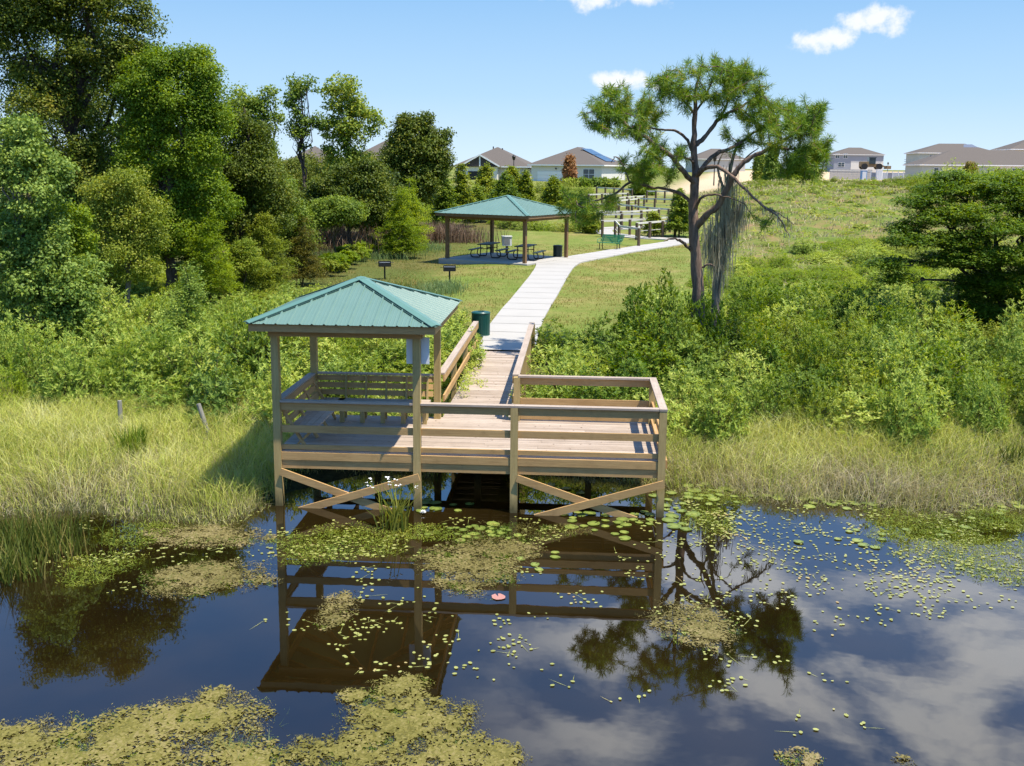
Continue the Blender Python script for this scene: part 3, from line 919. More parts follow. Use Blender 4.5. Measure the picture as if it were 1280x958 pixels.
def litter_bin(loc, r_, hh, label, mat):
    r = empty('litter_bin', loc, 0, label, 'litter bin')
    def shell(g):
        n = 28
        for q in range(n):
            a = 2*math.pi*q/n
            c, s = math.cos(a), math.sin(a)
            g.bar((c*r_, s*r_, .05), (c*r_*1.02, s*r_*1.02, hh), .052*r_/.28, .012, (c, s, 0))
        g.tube([(0, 0, .05), (0, 0, hh*.5), (0, 0, hh-.02)], r_*.955, 24)
    part('body', mat, shell, r, O0)
    def ring(g, z, rr, th):
        a = np.linspace(0, 2*np.pi, 29)
        g.tube(np.stack([np.cos(a)*rr, np.sin(a)*rr, 0*a+z], 1), th, 6, caps=False)
    part('rim', mat, lambda g: (ring(g, hh, r_*1.02, .022), ring(g, .06, r_*1.0, .018)), r, O0)
    def lid(g):
        a = np.linspace(0, 2*np.pi, 25)
        ro, ri = r_*1.0, r_*.42
        pts = [np.stack([np.cos(a)*q, np.sin(a)*q, 0*a+z], 1)[:-1] for q, z in ((ro, hh), (ro*.9, hh+.035), (ri, hh+.05), (ri, hh+.01))]
        V = np.concatenate(pts); n = 24
        for k in range(3):
            i = np.arange(n); j = (i+1) % n
            g.add(V, np.stack([k*n+i, k*n+j, (k+1)*n+j, (k+1)*n+i], 1), 0, True)
    part('lid', mat, lid, r, O0)
    part('liner', M['black_metal'], lambda g: g.cyl(0, 0, hh*.9, hh+.005, r_*.44), r, O0)
    return r
p = on_ground(601, 421)
litter_bin(tuple(p), .285, .78, 'green slatted litter bin beside the path at the end of the boardwalk', M['dark_green_paint'])
p = on_ground(697, 322.5)
litter_bin(tuple(p), .25, .68, 'dark litter bin beside the right post of the picnic pavilion', M['table_dark'])

def grill(px, py, rz, label):
    p = on_ground(px, py)
    r = empty('park_grill', tuple(p), rz, label, 'barbecue grill', 'pedestal grills on the lawn')
    part('pedestal', M['black_metal'], lambda g: g.tube([(0, 0, -.2), (0, 0, .3), (0, 0, .62)], .04, 8), r, O0)
    def fire(g):
        g.box(-.28, .28, -.2, .2, .62, .645)
        g.box(-.28, -.262, -.2, .2, .648, .86); g.box(.262, .28, -.2, .2, .648, .86)
        g.box(-.259, .259, .182, .2, .648, .86); g.box(-.259, .259, -.2, -.182, .648, .76)
    part('firebox', M['black_metal'], fire, r, O0)
    part('grate', M['steel'], lambda g: [g.box(-.255, .255, y-.006, y+.006, .80, .812) for y in np.linspace(-.16, .16, 9)], r, O0)
    for s in (-1, 1):
        part('handle', M['black_metal'], lambda g: g.tube([(s*.28, -.1, .8), (s*.36, -.1, .8), (s*.42, -.1, .8)], .014, 6), r, O0)
    return r
grill(481, 349.5, .3, 'black pedestal grill on the lawn nearest the clipped hedge')
grill(562, 356, .1, 'black pedestal grill on the open lawn left of the path')

# green mesh bench beside the path
p = on_ground(762, 312.5)
r = empty('park_bench', tuple(p), math.radians(-28), 'green metal park bench beside the bend of the concrete path', 'bench')
part('seat', M['bench_green'], lambda g: [g.box(-.75, .75, y, y+.05, .43, .452) for y in np.arange(-.26, .16, .062)], r, O0)
part('backrest', M['bench_green'], lambda g: [g.bar((-.75, .2+.06*q, .52+.062*q*1.0), (.75, .2+.06*q, .52+.062*q), .02, .05, (0, .3, 1)) for q in np.arange(0, 6.1, 1)], r, O0)
for s in (-.6, .6):
    part('leg', M['black_metal'], lambda g: (g.tube([(s, -.22, 0), (s, -.2, .22), (s, -.2, .43)], .025, 6), g.tube([(s, .25, 0), (s, .16, .25), (s, .2, .5), (s, .52, .86)], .025, 6)), r, O0)
    part('armrest', M['bench_green'], lambda g: g.tube([(s*1.22, -.26, .44), (s*1.22, -.24, .64), (s*1.22, .1, .66), (s*1.22, .3, .62)], .02, 6), r, O0)

# old timbers in the marsh
for (px, py, px1, py1, lab) in ((150.5, 541, 149.5, 501, 'short upright grey timber post standing in the marsh grass'), (263, 553, 248, 505, 'leaning grey timber post standing in the marsh grass')):
    p = on_ground(px, py); q = at(px1, py1, p[1])
    g = Geo(); g.tube([p - (0, 0, .4), p, p + (q-p)*.5 + np.array([.01, 0, 0]), q], [.06, .06, .055, .05], 7)
    o = build('marsh_post', g, M['grey_post'], None, p); o.location = p
    tag(o, lab, 'post', 'old posts in the marsh')

# ------------------------------------------------------------------ zigzag handrail fences on the ramp
RUNS = [
    ([(769, 276.5), (775, 283), (800, 286.5)], 'lowest white handrail of the ramp, bending round the foot of the path', 3),
    ([(751, 276.5), (805, 274.5), (839, 271.5)], 'second white rail fence up the ramp, counted from the foot', 4),
    ([(746, 265.5), (790, 264.6), (825, 262.2)], 'third white rail fence up the ramp, counted from the foot', 4),
    ([(739, 255.5), (774, 255.9), (808, 259.6), (838, 262.1)], 'fourth white rail fence up the ramp, sloping down to the right', 5),
    ([(760, 252.6), (800, 248.4), (843, 249.6)], 'fifth white rail fence up the ramp, counted from the foot', 6),
    ([(752, 268.6), (803, 267.6)], 'low white handrail just under the third rail fence of the ramp', 3),
    ([(795, 279.5), (845, 275.6)], 'white rail fence at the right of the foot of the ramp', 4),
    ([(772, 247.2), (806, 245.4)], 'white rail fence in the upper middle of the ramp', 4),
    ([(735, 243.6), (786, 241.8)], 'sixth white rail fence up the ramp, on its left side', 4),
    ([(808, 239.2), (843, 239.6)], 'short white rail fence near the top of the ramp on its right side', 4),
    ([(745, 234.6), (791, 237.2)], 'topmost white rail fence of the ramp, below the house hedge', 5),
]
for pts, lab, npost in RUNS:
    W3 = [on_ground(x, y, 1.15) for x, y in pts]
    L = np.concatenate([[0], np.cumsum([np.linalg.norm(b-a) for a, b in zip(W3, W3[1:])])])
    r = empty('ramp_fence', tuple(W3[0] - (0, 0, 1.15)), 0, lab, 'fence', 'rail fences along the zigzag ramp')
    o = W3[0] - (0, 0, 1.15)
    for a, b in zip(W3, W3[1:]):
        part('rail', M['fence_rail'], lambda g: g.bar(a, b, .06, .13), r, o)
        part('lower_rail', M['fence_rail'], lambda g: g.bar(a - (0, 0, .55), b - (0, 0, .55), .025, .035), r, o)
    for q in np.linspace(0.02, .98, npost)*L[-1]:
        k = min(np.searchsorted(L, q, side='right')-1, len(W3)-2)
        c = W3[k] + (W3[k+1]-W3[k])*(q-L[k])/(L[k+1]-L[k])
        c = c + np.array([0, -.15, 0])
        zb = float(h(c[0], c[1]))
        part('post', M['fence_post'], lambda g: g.cyl(c[0], c[1], zb-.25, max(c[2]+.03, zb+.9), .10, 8), r, o)

# ------------------------------------------------------------------ houses
def gable_hip(g, x0, x1, y0, y1, ze, rise, mat=0, thick=.18):
    """hip roof with a ridge along the longer side"""
    w, d = x1-x0, y1-y0
    if w >= d: R0, R1 = (x0+d/2, (y0+y1)/2, ze+rise), (x1-d/2, (y0+y1)/2, ze+rise)
    else: R0, R1 = ((x0+x1)/2, y0+w/2, ze+rise), ((x0+x1)/2, y1-w/2, ze+rise)
    v = [(x0, y0, ze), (x1, y0, ze), (x1, y1, ze), (x0, y1, ze), R0, R1]
    v += [(a, b, c-thick) for a, b, c in v[:4]]
    if w >= d: g.add(v, [(0, 1, 5, 4), (2, 3, 4, 5)], mat).add(v, [(1, 2, 5), (3, 0, 4)], mat)
    else: g.add(v, [(1, 2, 5, 4), (3, 0, 4, 5)], mat).add(v, [(0, 1, 4), (2, 3, 5)], mat)
    g.add(v, [(9, 8, 7, 6)], mat)
    g.add(v, [(0, 6, 7, 1), (1, 7, 8, 2), (2, 8, 9, 3), (3, 9, 6, 0)], 1)
    return g

def window(root, x, z, w, hh, y=0.0, side=None, rails=1):
    """framed window on the front wall (or on the wall x = side facing +x)"""
    def fr(g):
        if side is None:
            g.box(x-w/2-.08, x+w/2+.08, y-.06, y-.003, z-.08, z+hh+.08)
        else:
            g.box(side+.003, side+.06, x-w/2-.08, x+w/2+.08, z-.08, z+hh+.08)
    f = part('window', M['white_paint'], fr, root, O0)
    n = 2 if w > 1.1 else 1
    pw = (w - .08*(n-1))/n
    def pn(g):
        for k in range(n):
            a = x - w/2 + k*(pw+.08)
            for q in range(2):
                z0 = z + q*(hh/2+.03); z1 = z0 + hh/2 - .03
                if side is None: g.box(a, a+pw, y-.075, y-.063, z0, z1)
                else: g.box(side+.063, side+.075, a, a+pw, z0, z1)
    part('pane', M['glass'], pn, f, O0)

def house(loc, rz, w, d, he, rise, wall, label, storeys=1, over=.5, extras=None):
    r = empty('house', loc, rz, label, 'house')
    part('wall', wall, lambda g: g.box(0, w, 0, d, -1.5, he), r, O0)
    g = Geo(); gable_hip(g, -over, w+over, -over, d+over, he+.16, rise)
    rf = build('roof', g, [M['shingle'], M['white_paint']], r)
    if extras: extras(r)
    return r

# house with the garage and solar panel
YB = 140.0
pB = at(664, 232.5, YB); k = pxm(YB)
def exB(r):
    part('garage_door', M['white_paint'], lambda g: [g.box(1.0, 5.0, -.05, -.004, q*.56, q*.56+.53) for q in range(4)], r, O0)
    part('driveway', M['concrete'], lambda g: g.box(.2, 5.8, -7, -.3, -.35, -.02), r, O0)
    window(r, 9.2, 1.1, 1.7, 1.5)
    part('wall_lamp', M['black_metal'], lambda g: g.box(3.9, 4.1, -.2, -.06, 2.55, 2.75), r, O0)
    part('front_door', M['gable'], lambda g: g.box(6.3, 7.2, -.04, -.004, 0, 2.1), r, O0)
    # panel lying on the right-hand roof slope
    def sol(g):
        w_, d_ = 11.2, 14.0
        R0 = np.array([w_/2, w_/2, 3.16+2.75+.0]); 
        E0 = np.array([w_+.5, 1.0, 3.16]); E1 = np.array([w_+.5, 9, 3.16])
        up = np.array([-(w_/2+.5), 0, 2.95]); e = np.array([0, 1.0, 0])
        n = np.cross(e, up); n = n/np.linalg.norm(n)*np.sign(n[2] if n[2] else 1)
        if n[2] < 0: n = -n
        n = np.array([2.95, 0, w_/2+.5]); n /= np.linalg.norm(n)
        b = np.array([w_+.5, 0, 3.2])
        for i in range(5):
            for j in range(2):
                y0_ = 4.3 + i*1.08; u0 = .18 + j*.34
                p0 = b + e*y0_ + up*u0 + n*.12
                q = [p0, p0+e*1.03, p0+e*1.03+up*.32, p0+up*.32]
                q2 = [a - n*.05 for a in q]
                g.add(np.array(q+q2), [(0, 1, 2, 3), (7, 6, 5, 4), (0, 4, 5, 1), (1, 5, 6, 2), (2, 6, 7, 3), (3, 7, 4, 0)])
    part('solar_panel', M['solar'], sol, r, O0)
house(tuple(pB), math.radians(-17), 11.2, 14.0, 3.1, 2.75, M['wall_cream'], 'single storey cream house with white garage door and solar panels on its grey roof', extras=exB)
# neighbour with the gabled porch
YA = 146.0
pA = at(570, 232.5, YA)
def exA(r):
    part('garage_door', M['opening'], lambda g: g.box(2.2, 5.0, -1.56, -1.504, 0, 2.35), r, O0)  # dark slab painted as the shade inside the porch entry
    def wing(g):
        g.box(1.4, 6.9, -1.5, -.003, -1.5, 3.05)
    part('porch_wall', M['wall_cream'], wing, r, O0)
    g = Geo()
    v = [(.9, -1.9, 3.12), (7.4, -1.9, 3.12), (4.15, -1.9, 4.95), (.9, 3.2, 3.12), (7.4, 3.2, 3.12), (4.15, 3.2, 4.95)]
    g.add(v, [(0, 2, 5, 3), (2, 1, 4, 5)], 0)
    g.add(v, [(0, 1, 4, 3)], 1)
    rf = build('porch_roof', g, [M['shingle'], M['white_paint']], r)
    g = Geo(); g.add([(1.2, -1.7, 3.1), (7.1, -1.7, 3.1), (4.15, -1.7, 4.75)], [(0, 1, 2)])
    g.add([(1.2, -1.6, 3.1), (7.1, -1.6, 3.1), (4.15, -1.6, 4.75)], [(2, 1, 0)])
    build('gable', g, M['gable'], rf)
    part('gable_trim', M['white_paint'], lambda g: (g.bar((.95, -1.93, 3.1), (4.15, -1.93, 4.9), .08, .22), g.bar((7.35, -1.93, 3.1), (4.15, -1.93, 4.9), .08, .22), g.box(4.05, 4.25, -1.75, -1.705, 3.1, 4.7)), r, O0)
    part('vent_pipe', M['opening'], lambda g: (g.cyl(5.2, 5.4, 4.5, 6.35, .10, 8), g.cyl(6.6, 6.2, 4.5, 6.1, .1, 8)), r, O0)
    window(r, 9.2, 1.0, 1.3, 1.5)
house(tuple(pA), math.radians(-4), 11.6, 13.0, 3.0, 3.1, M['wall_beige'], 'single storey beige house with a dark gabled porch, left of the solar roof house', extras=exA)
# roofs seen through the trees on the left
house(tuple(at(352, 236, 132)), math.radians(8), 9.0, 10, 3.2, 3.0, M['wall_beige'], 'house half hidden by the slender trees, its grey hip roof between their trunks')
house(tuple(at(441, 228, 150)), math.radians(-6), 9.5, 11, 3.6, 3.4, M['wall_cream'], 'house mostly hidden behind the dark rounded oak, grey roof showing')
house(tuple(at(866, 213, 320)), math.radians(4), 17, 14, 3.5, 3.4, M['wall_beige'], 'house whose grey roof shows through the branches of the tall pine')
# two storey house across the building ground
def exD(r):
    part('belt_wall', M['wall_cream'], lambda g: (g.box(-.06, 19.06, -.06, -.004, -1.4, 2.9), ), r, O0)
    part('wing', M['wall_grey'], lambda g: g.box(-6.5, -.003, -1.2, 8, -1.4, 5.6), r, O0)
    for x in (-5, -3.4, -1.6): window(r, x, 3.5, 1.2, 1.4, -1.2)
    window(r, -3.2, .6, 2.4, 1.4, -1.2)
house(tuple(at(1060, 212, 330)), 0, 11.0, 12, 5.3, 2.3, M['wall_grey'], 'two storey house with grey upper walls beyond the building ground', extras=exD) if False else None
def exD2(r):
    part('lower_cladding', M['wall_cream'], lambda g: g.box(5.5, 16.02, -.06, -.004, -1.4, 2.7), r, O0)
    for x in (1.0, 3.6): window(r, x, 3.6, 1.3, 1.4)
    window(r, 2.4, .8, 2.0, 1.3)
house(tuple(at(1042, 211.5, 330)), 0, 16.0, 12, 4.6, 2.4, M['wall_grey'], 'two storey grey house far off across the sandy building ground', extras=exD2)
# sage houses on the right
def exC(r):
    for x in (2.8, 6.2, 12.5): window(r, x, 3.9, .9, 1.3)
    part('belt_trim', M['white_paint'], lambda g: g.box(-.05, 18.05, -.05, -.004, 2.9, 3.1), r, O0)
    part('solar_panel', M['solar'], lambda g: g.add([(11, 3.4, 7.25), (14.4, 3.4, 7.25), (13.5, 5.4, 8.0), (11.6, 5.4, 8.0)], [(0, 1, 2, 3)]), r, O0)
house(tuple(at(1147, 222, 235)), math.radians(-3), 18, 12, 5.7, 2.3, M['wall_sage'], 'two storey sage green house rising behind the long low house', extras=exC)
def exL(r):
    for x in (2.5, 5.2, 8.0): window(r, x, 1.2, .75, 1.35)
    part('lit_wall', M['wall_cream'], lambda g: g.box(12.3, 24.06, -.06, -.004, -1.5, 2.98), r, O0)  # paler stucco painted for the section turned to the light
    for x in (16.2, 20.6): window(r, x, 1.2, 1.7, 1.35, -.06)
    part('utility_box', M['opening'], lambda g: g.box(13.3, 14.5, -.9, -.2, -.2, .6), r, O0)
house(tuple(at(1151, 228, 172)), math.radians(-5), 24, 13, 3.0, 2.75, M['wall_sage'], 'long single storey house with sage walls and a wide grey roof at the right', extras=exL)
house(tuple(at(1208, 222, 290)), 0, 13, 11, 5.4, 2.0, M['wall_beige'], 'house in the gap behind the two sage houses, only its roof showing')
house(tuple(at(1262, 222, 200)), math.radians(-4), 16, 12, 5.6, 2.6, M['wall_beige'], 'tall house at the right end behind the long low house')

# retaining wall and vinyl fence by the building ground
a, b = at(1037, 226, 205), at(1088, 226, 205)
r = empty('retaining_wall', tuple(a), 0, 'grey block retaining wall below the parked machine', 'wall')
part('blocks', M['wall_block'], lambda g: [g.box(0+q, q+.78, 0, .3, z-1.2, z-1.2+.38) for z in np.arange(0, 3.3, .4) for q in np.arange(0, b[0]-a[0]-.4, .8)], r, O0)
part('coping', M['wall_cream'], lambda g: g.box(-.1, b[0]-a[0]+.1, -.05, .35, 2.02, 2.12), r, O0)
a, b = at(1088, 226, 200), at(1150, 227, 196)
r = empty('panel_fence', tuple(a), 0, 'pale grey panel fence right of the retaining wall', 'fence')
n = 9
for q in range(n+1):
    p_ = a + (b-a)*q/n - a
    part('post', M['vinyl'], lambda g: g.box(p_[0]-.08, p_[0]+.08, p_[1]-.08, p_[1]+.08, -1, 1.95), r, O0)
    if q < n:
        p2 = a + (b-a)*(q+1)/n - a
        part('panel', M['vinyl'] if q % 3 else M['wall_grey'], lambda g: g.bar(p_ + np.array([.1, 0, .4]), p2 + np.array([-.1, 0, .4]), .05, 2.6), r, O0)
# machine on the bank
p = at(1091, 212, 215)
r = empty('wheel_loader', tuple(p), 0, 'dark wheel loader parked on the bank above the retaining wall', 'loader')
part('cab', M['glass'], lambda g: (g.box(-1.1, .3, -.8, .8, 1.2, 2.5), g.box(-1.25, .45, -.9, .9, 2.5, 2.65)), r, O0)
part('body', M['yellow_machine'], lambda g: (g.box(-2.9, -1.12, -.8, .8, .6, 1.7), g.box(-1.1, 1.6, -.5, .5, .5, 1.2)), r, O0)
part('bucket', M['yellow_machine'], lambda g: (g.bar((1.0, -.4, 1.1), (2.9, -.4, .5), .2, .25), g.bar((1.0, .4, 1.1), (2.9, .4, .5), .2, .25), g.box(2.7, 3.6, -1.2, 1.2, .1, .8)), r, O0)
for x in (-2.1, 1.1):
    for s in (-.95, .95):
        def wh(g):
            a_ = np.linspace(0, 2*np.pi, 17)
            g.tube([(x, s-.2, .62), (x, s, .62), (x, s+.2, .62)], .68, 16)
        part('wheel', M['black_metal'], wh, r, O0)
for px, py, dy, lab, m in ((1098.5, 226, 198.2, 'white portable toilet in front of the pale panel fence', M['white_paint']), (1079, 226.5, 197.2, 'narrow blue portable toilet by the retaining wall', M['blue_plastic'])):
    p = at(px, py, dy)
    r = empty('portable_toilet', tuple(p), 0, lab, 'portable toilet')
    part('cabin', m, lambda g: g.box(-.55, .55, -.55, .55, -.6, 2.15), r, O0)
    part('roof', M['white_paint'], lambda g: g.box(-.6, .6, -.6, .6, 2.153, 2.3), r, O0)
    part('door', M['vinyl'], lambda g: g.box(-.4, .4, -.58, -.553, 0, 1.9), r, O0)
# street lamps and pylon
def lamp(px, py, y, top_py, lab):
    p = at(px, py, y); q = at(px, top_py, y); H_ = q[2]-p[2]
    r = empty('street_lamp', tuple(p), 0, lab, 'street lamp', 'street lamps of the estate')
    part('pole', M['black_metal'], lambda g: g.tube([(0, 0, -1), (0, 0, H_*.5), (0, 0, H_-.5)], [.09, .07, .05], 8), r, O0)
    part('lantern', M['black_metal'], lambda g: (g.tube([(0, 0, H_-.5), (0, 0, H_-.25), (0, 0, H_)], [.14, .22, .26], 8), g.tube([(0, 0, H_), (0, 0, H_+.15), (0, 0, H_+.3)], [.3, .18, .03], 8)), r, O0)
lamp(642, 232, 128, 196, 'black street lamp standing between the porch house and garage house')
lamp(892, 236, 112, 197, 'black street lamp seen between the limbs of the tall pine')
lamp(1109.5, 214, 300, 204, 'black street lamp right of the far two storey house')
p = at(1134, 214, 620); q = at(1134, 199.5, 620); H_ = q[2]-p[2]
r = empty('power_pylon', tuple(p), 0, 'distant grey lattice power pylon above the panel fence', 'pylon')
def pyl(g):
    for s in (-1, 1):
        for u in (-1, 1):
            g.bar((s*1.1, u*1.1, -2), (s*.3, u*.3, H_), .16, .16)
    for z in np.linspace(.5, H_-.5, 6):
        w_ = 1.1 - .8*z/H_
        g.bar((-w_, -w_, z), (w_, -w_, z+1), .1, .1); g.bar((w_, w_, z), (-w_, w_, z+1), .1, .1)
part('lattice', M['steel'], pyl, r, O0)
for z in (.62, .8, .96):
    part('arm', M['steel'], lambda g: g.box(-2.2, 2.2, -.15, .15, H_*z, H_*z+.25), r, O0)

# ------------------------------------------------------------------ foliage helpers
def unit(v):
    return v/(np.linalg.norm(v, axis=-1, keepdims=True) + 1e-9)

def leaf_quads(g, P, D, N, L, W, mat=0, fold=0.0):
    """one pointed leaf per row: base P, direction D, normal N"""
    P, D, N = np.asarray(P), unit(np.asarray(D)), np.asarray(N)
    B = unit(np.cross(D, N))
    n = len(P)
    L = np.broadcast_to(L, (n,))[:, None]; W = np.broadcast_to(W, (n,))[:, None]
    nn = np.cross(B, D)
    v = np.stack([P, P + D*L*.45 + B*W*.5 + nn*W*fold, P + D*L, P + D*L*.45 - B*W*.5 + nn*W*fold], 1).reshape(-1, 3)
    g.add(v, np.arange(4*n).reshape(-1, 4), mat)

def cloud_leaves(g, rng, C, R, n_per, L, W, mat=0, flat=.65, out=.7, up=.4, rnd=.7, droop=.0):
    """leaf clumps around the points C"""
    C = np.asarray(C); k = len(C)
    R = np.broadcast_to(R, (k,))
    o = unit(rng.normal(size=(k, n_per, 3)))*(rng.random((k, n_per, 1))**.4)
    o[..., 2] *= flat
    P = (C[:, None, :] + o*R[:, None, None]).reshape(-1, 3)
    o = o.reshape(-1, 3)
    N = unit(o*out + np.array([0, 0, up]) + rng.normal(size=o.shape)*rnd*.6)
    D = unit(np.cross(N, rng.normal(size=o.shape))) + np.array([0, 0, -droop])
    leaf_quads(g, P, D, N, L*rng.uniform(.7, 1.3, len(P)), W*rng.uniform(.7, 1.3, len(P)), mat)

def rosettes(g, rng, T, N, n_leaf, L, W, mat=0, open_=.9):
    """a whorl of narrow leaves at each twig tip"""
    k = len(T)
    N = unit(N)
    a = unit(np.cross(N, rng.normal(size=(k, 3)))); b = np.cross(N, a)
    th = (np.arange(n_leaf)/n_leaf*2*np.pi*1.0)[None, :] + rng.uniform(0, 6.28, (k, 1)) + rng.normal(size=(k, n_leaf))*.25
    tang = a[:, None, :]*np.cos(th)[..., None] + b[:, None, :]*np.sin(th)[..., None]
    D = unit(N[:, None, :]*rng.uniform(.15, .9, (k, n_leaf, 1)) + tang*open_)
    NN = unit(N[:, None, :] - D*.3 + rng.normal(size=D.shape)*.15)
    P = np.repeat(T[:, None, :], n_leaf, 1) - N[:, None, :]*rng.uniform(0, .12, (k, n_leaf, 1))
    leaf_quads(g, P.reshape(-1, 3), D.reshape(-1, 3), NN.reshape(-1, 3), L*rng.uniform(.6, 1.2, k*n_leaf), W*rng.uniform(.7, 1.2, k*n_leaf), mat, .12)

def blades(g, rng, P, H, lean, width, mat=0, curve=.5, aim=None):
    """grass blades: base P, height H, sideways reach lean*H"""
    n = len(P)
    H = np.broadcast_to(H, (n,))[:, None]; width = np.broadcast_to(width, (n,))[:, None]
    a = rng.uniform(0, 2*np.pi, n)
    d = np.stack([np.cos(a), np.sin(a), 0*a], 1)
    if aim is not None:
        d = unit(d + np.asarray(aim))
    ln = np.broadcast_to(lean, (n,))[:, None]*rng.uniform(.3, 1.2, (n, 1))
    b2 = rng.uniform(0, 2*np.pi, n)
    s = np.stack([np.cos(b2), np.sin(b2), 0*a], 1)*width*.5
    z = np.array([0, 0, 1.0])
    p1 = P + z*H*.55 + d*H*ln*.3
    p2 = P + z*H*(1 - .35*ln*curve) + d*H*ln
    v = np.stack([P - s, P + s, p1 + s*.8, p1 - s*.8, p2 + s*.12, p2 - s*.12], 1).reshape(-1, 3)
    i = np.arange(n)*6
    f = np.concatenate([np.stack([i, i+1, i+2, i+3], 1), np.stack([i+3, i+2, i+4, i+5], 1)])
    g.add(v, f, mat)

class VNoise:
    def __init__(self, seed, n=64):
        self.t = np.random.default_rng(seed).random((n, n)); self.n = n
    def one(self, x, y):
        xi, yi = np.floor(x).astype(int), np.floor(y).astype(int)
        fx, fy = _sm(x-xi), _sm(y-yi); n = self.n
        q = lambda i, j: self.t[(xi+i) % n, (yi+j) % n]
        return (q(0, 0)*(1-fx)+q(1, 0)*fx)*(1-fy) + (q(0, 1)*(1-fx)+q(1, 1)*fx)*fy
    def __call__(self, x, y, oct=4):
        s, a, tot = 0, 1.0, 0
        for k in range(oct):
            s = s + a*self.one(x*2**k + 7.3*k, y*2**k + 3.1*k); tot += a; a *= .55
        return s/tot

def limb(rng, a, b, r0, r1, sag=.12, n=6, wob=.06):
    a, b = np.array(a, float), np.array(b, float)
    q = np.linspace(0, 1, n)[:, None]
    L = np.linalg.norm(b-a)
    p = a + (b-a)*q + np.array([0, 0, 1.0])*np.sin(q*np.pi)*L*sag
    w = rng.normal(size=(n, 3))*L*wob; w[0] = 0; w[-1] = 0
    return p + w, r0 + (r1-r0)*q[:, 0]**.8

def blob_points(rng, blobs, n, shell=.55, zmin=None):
    """points through a set of ellipsoids (centre, radii), thicker towards their outside"""
    B = []
    for c, r in blobs:
        c, r = np.array(c, float), np.array(r, float)
        B.append((c, r*.80))
        for _ in range(7):          # boughs bulging out of the crown
            u = unit(rng.normal(size=3) + np.array([0, 0, .25])); k = rng.uniform(.26, .46)
            B.append((c + u*r*rng.uniform(.62, .98), r*k*np.array([1, 1, .75])))
    w = np.array([np.prod(r)**.67 for _, r in B]); w /= w.sum()
    idx = rng.choice(len(B), n, p=w)
    C = np.array([B[i][0] for i in idx]); R = np.array([B[i][1] for i in idx])
    u = unit(rng.normal(size=(n, 3)))
    P = C + u*R*(shell + (1-shell)*rng.random((n, 1))**.6)
    if zmin is not None:
        P[:, 2] = np.maximum(P[:, 2], zmin + rng.random(n)*.4)
    return P

def tree(name, label, cat, base, blobs, leaf, bark, n_clump, n_leaf, L, W, trunk_r, rng, group=None, clump_r=.5, limbs=14, style='cloud', flat=.65, trunk_top=None, shell=.55, extra_trunks=(), droop=0.0):
    """tree > trunk (with limbs), crown"""
    base = np.array(base, float)
    r = empty(name, tuple(base), 0, label, cat, group)
    C = blob_points(rng, blobs, int(n_clump*2.0), shell, base[2] + .3)
    n_leaf = int(n_leaf*1.45); L, W = L*.86, W*.95
    allc = np.mean([b[0] for b in blobs], axis=0)
    top = np.array(trunk_top if trunk_top is not None else (allc[0], allc[1], max(b[0][2] + b[1][2]*.5 for b in blobs)))
    g = Geo()
    tp, tr = limb(rng, base - (0, 0, .3), top, trunk_r, trunk_r*.22, 0, 9, .018)
    g.tube(tp, tr, 9)
    for (q0, q1, rr) in extra_trunks:
        p_, r_ = limb(rng, q0, q1, rr, rr*.3, 0, 7, .03); g.tube(p_, r_, 8)
    ends = C[rng.choice(len(C), min(limbs, len(C)), replace=False)]
    for e in ends:
        q = rng.uniform(.3, .85)
        zt = base[2] + (top[2]-base[2])*q
        zt = min(zt, max(e[2] - .1, base[2] + .2*(top[2]-base[2])))
        k = np.argmin(abs(tp[:, 2]-zt)); k = min(max(k, 1), len(tp)-2)
        p_, r_ = limb(rng, tp[k], e, tr[k]*.55, .012, .06, 7, .04)
        g.tube(p_, r_, 6, caps=False)
        for _ in range(2):
            m_ = rng.integers(2, 5)
            near = C[np.argsort(np.linalg.norm(C - p_[m_], axis=1))[:12]]
            e2 = near[rng.integers(len(near))]
            p2, r2 = limb(rng, p_[m_], e2, r_[m_]*.6, .008, .05, 5, .05); g.tube(p2, r2, 5)
    build('trunk', g, bark, r, base)
    g = Geo()
    if style == 'cloud':
        cloud_leaves(g, rng, C, clump_r*rng.uniform(.7, 1.3, len(C)), n_leaf, L, W, 0, flat, droop=droop)
    elif style == 'rosette':
        cloud = unit(C - allc + np.array([0, 0, .5]) + rng.normal(size=C.shape)*.3)
        rosettes(g, rng, C, cloud, n_leaf, L, W)
    elif style == 'feather':
        # fine sprays: small leaves along drooping sideways sprays
        k = len(C)
        out = unit((C - np.array([base[0], base[1], 0]))*np.array([1, 1, 0]) + rng.normal(size=(k, 3))*.35)
        q = rng.random((k, n_leaf, 1))
        P = C[:, None, :] + out[:, None, :]*(q-.3)*clump_r*1.6 + rng.normal(size=(k, n_leaf, 3))*clump_r*np.array([.22, .22, .12])
        P[..., 2] -= (q[..., 0]**2)*clump_r*.35
        P = P.reshape(-1, 3)
        N = unit(np.array([0, 0, 1.0]) + rng.normal(size=P.shape)*.45)
        D = np.cross(N, rng.normal(size=P.shape))
        leaf_quads(g, P, D, N, L*rng.uniform(.7, 1.3, len(P)), W*rng.uniform(.7, 1.3, len(P)))
    build('crown', g, leaf, r, base)
    return r

def px_blobs(Y, lst, depth=.85):
    """crown ellipsoids given by their bearing from the deck camera, at the real distance Y"""
    out = []
    for b in lst:
        px, py, rx, ry = b[:4]; dY = b[4] if len(b) > 4 else 0.0
        c = at(px, py, Y+dY); k = pxm(Y+dY)
        out.append((c, (rx/k, rx/k*depth, ry/k)))
    return out

def gz(p, sink=.05):
    return (p[0], p[1], float(h(p[0], p[1])) - sink)

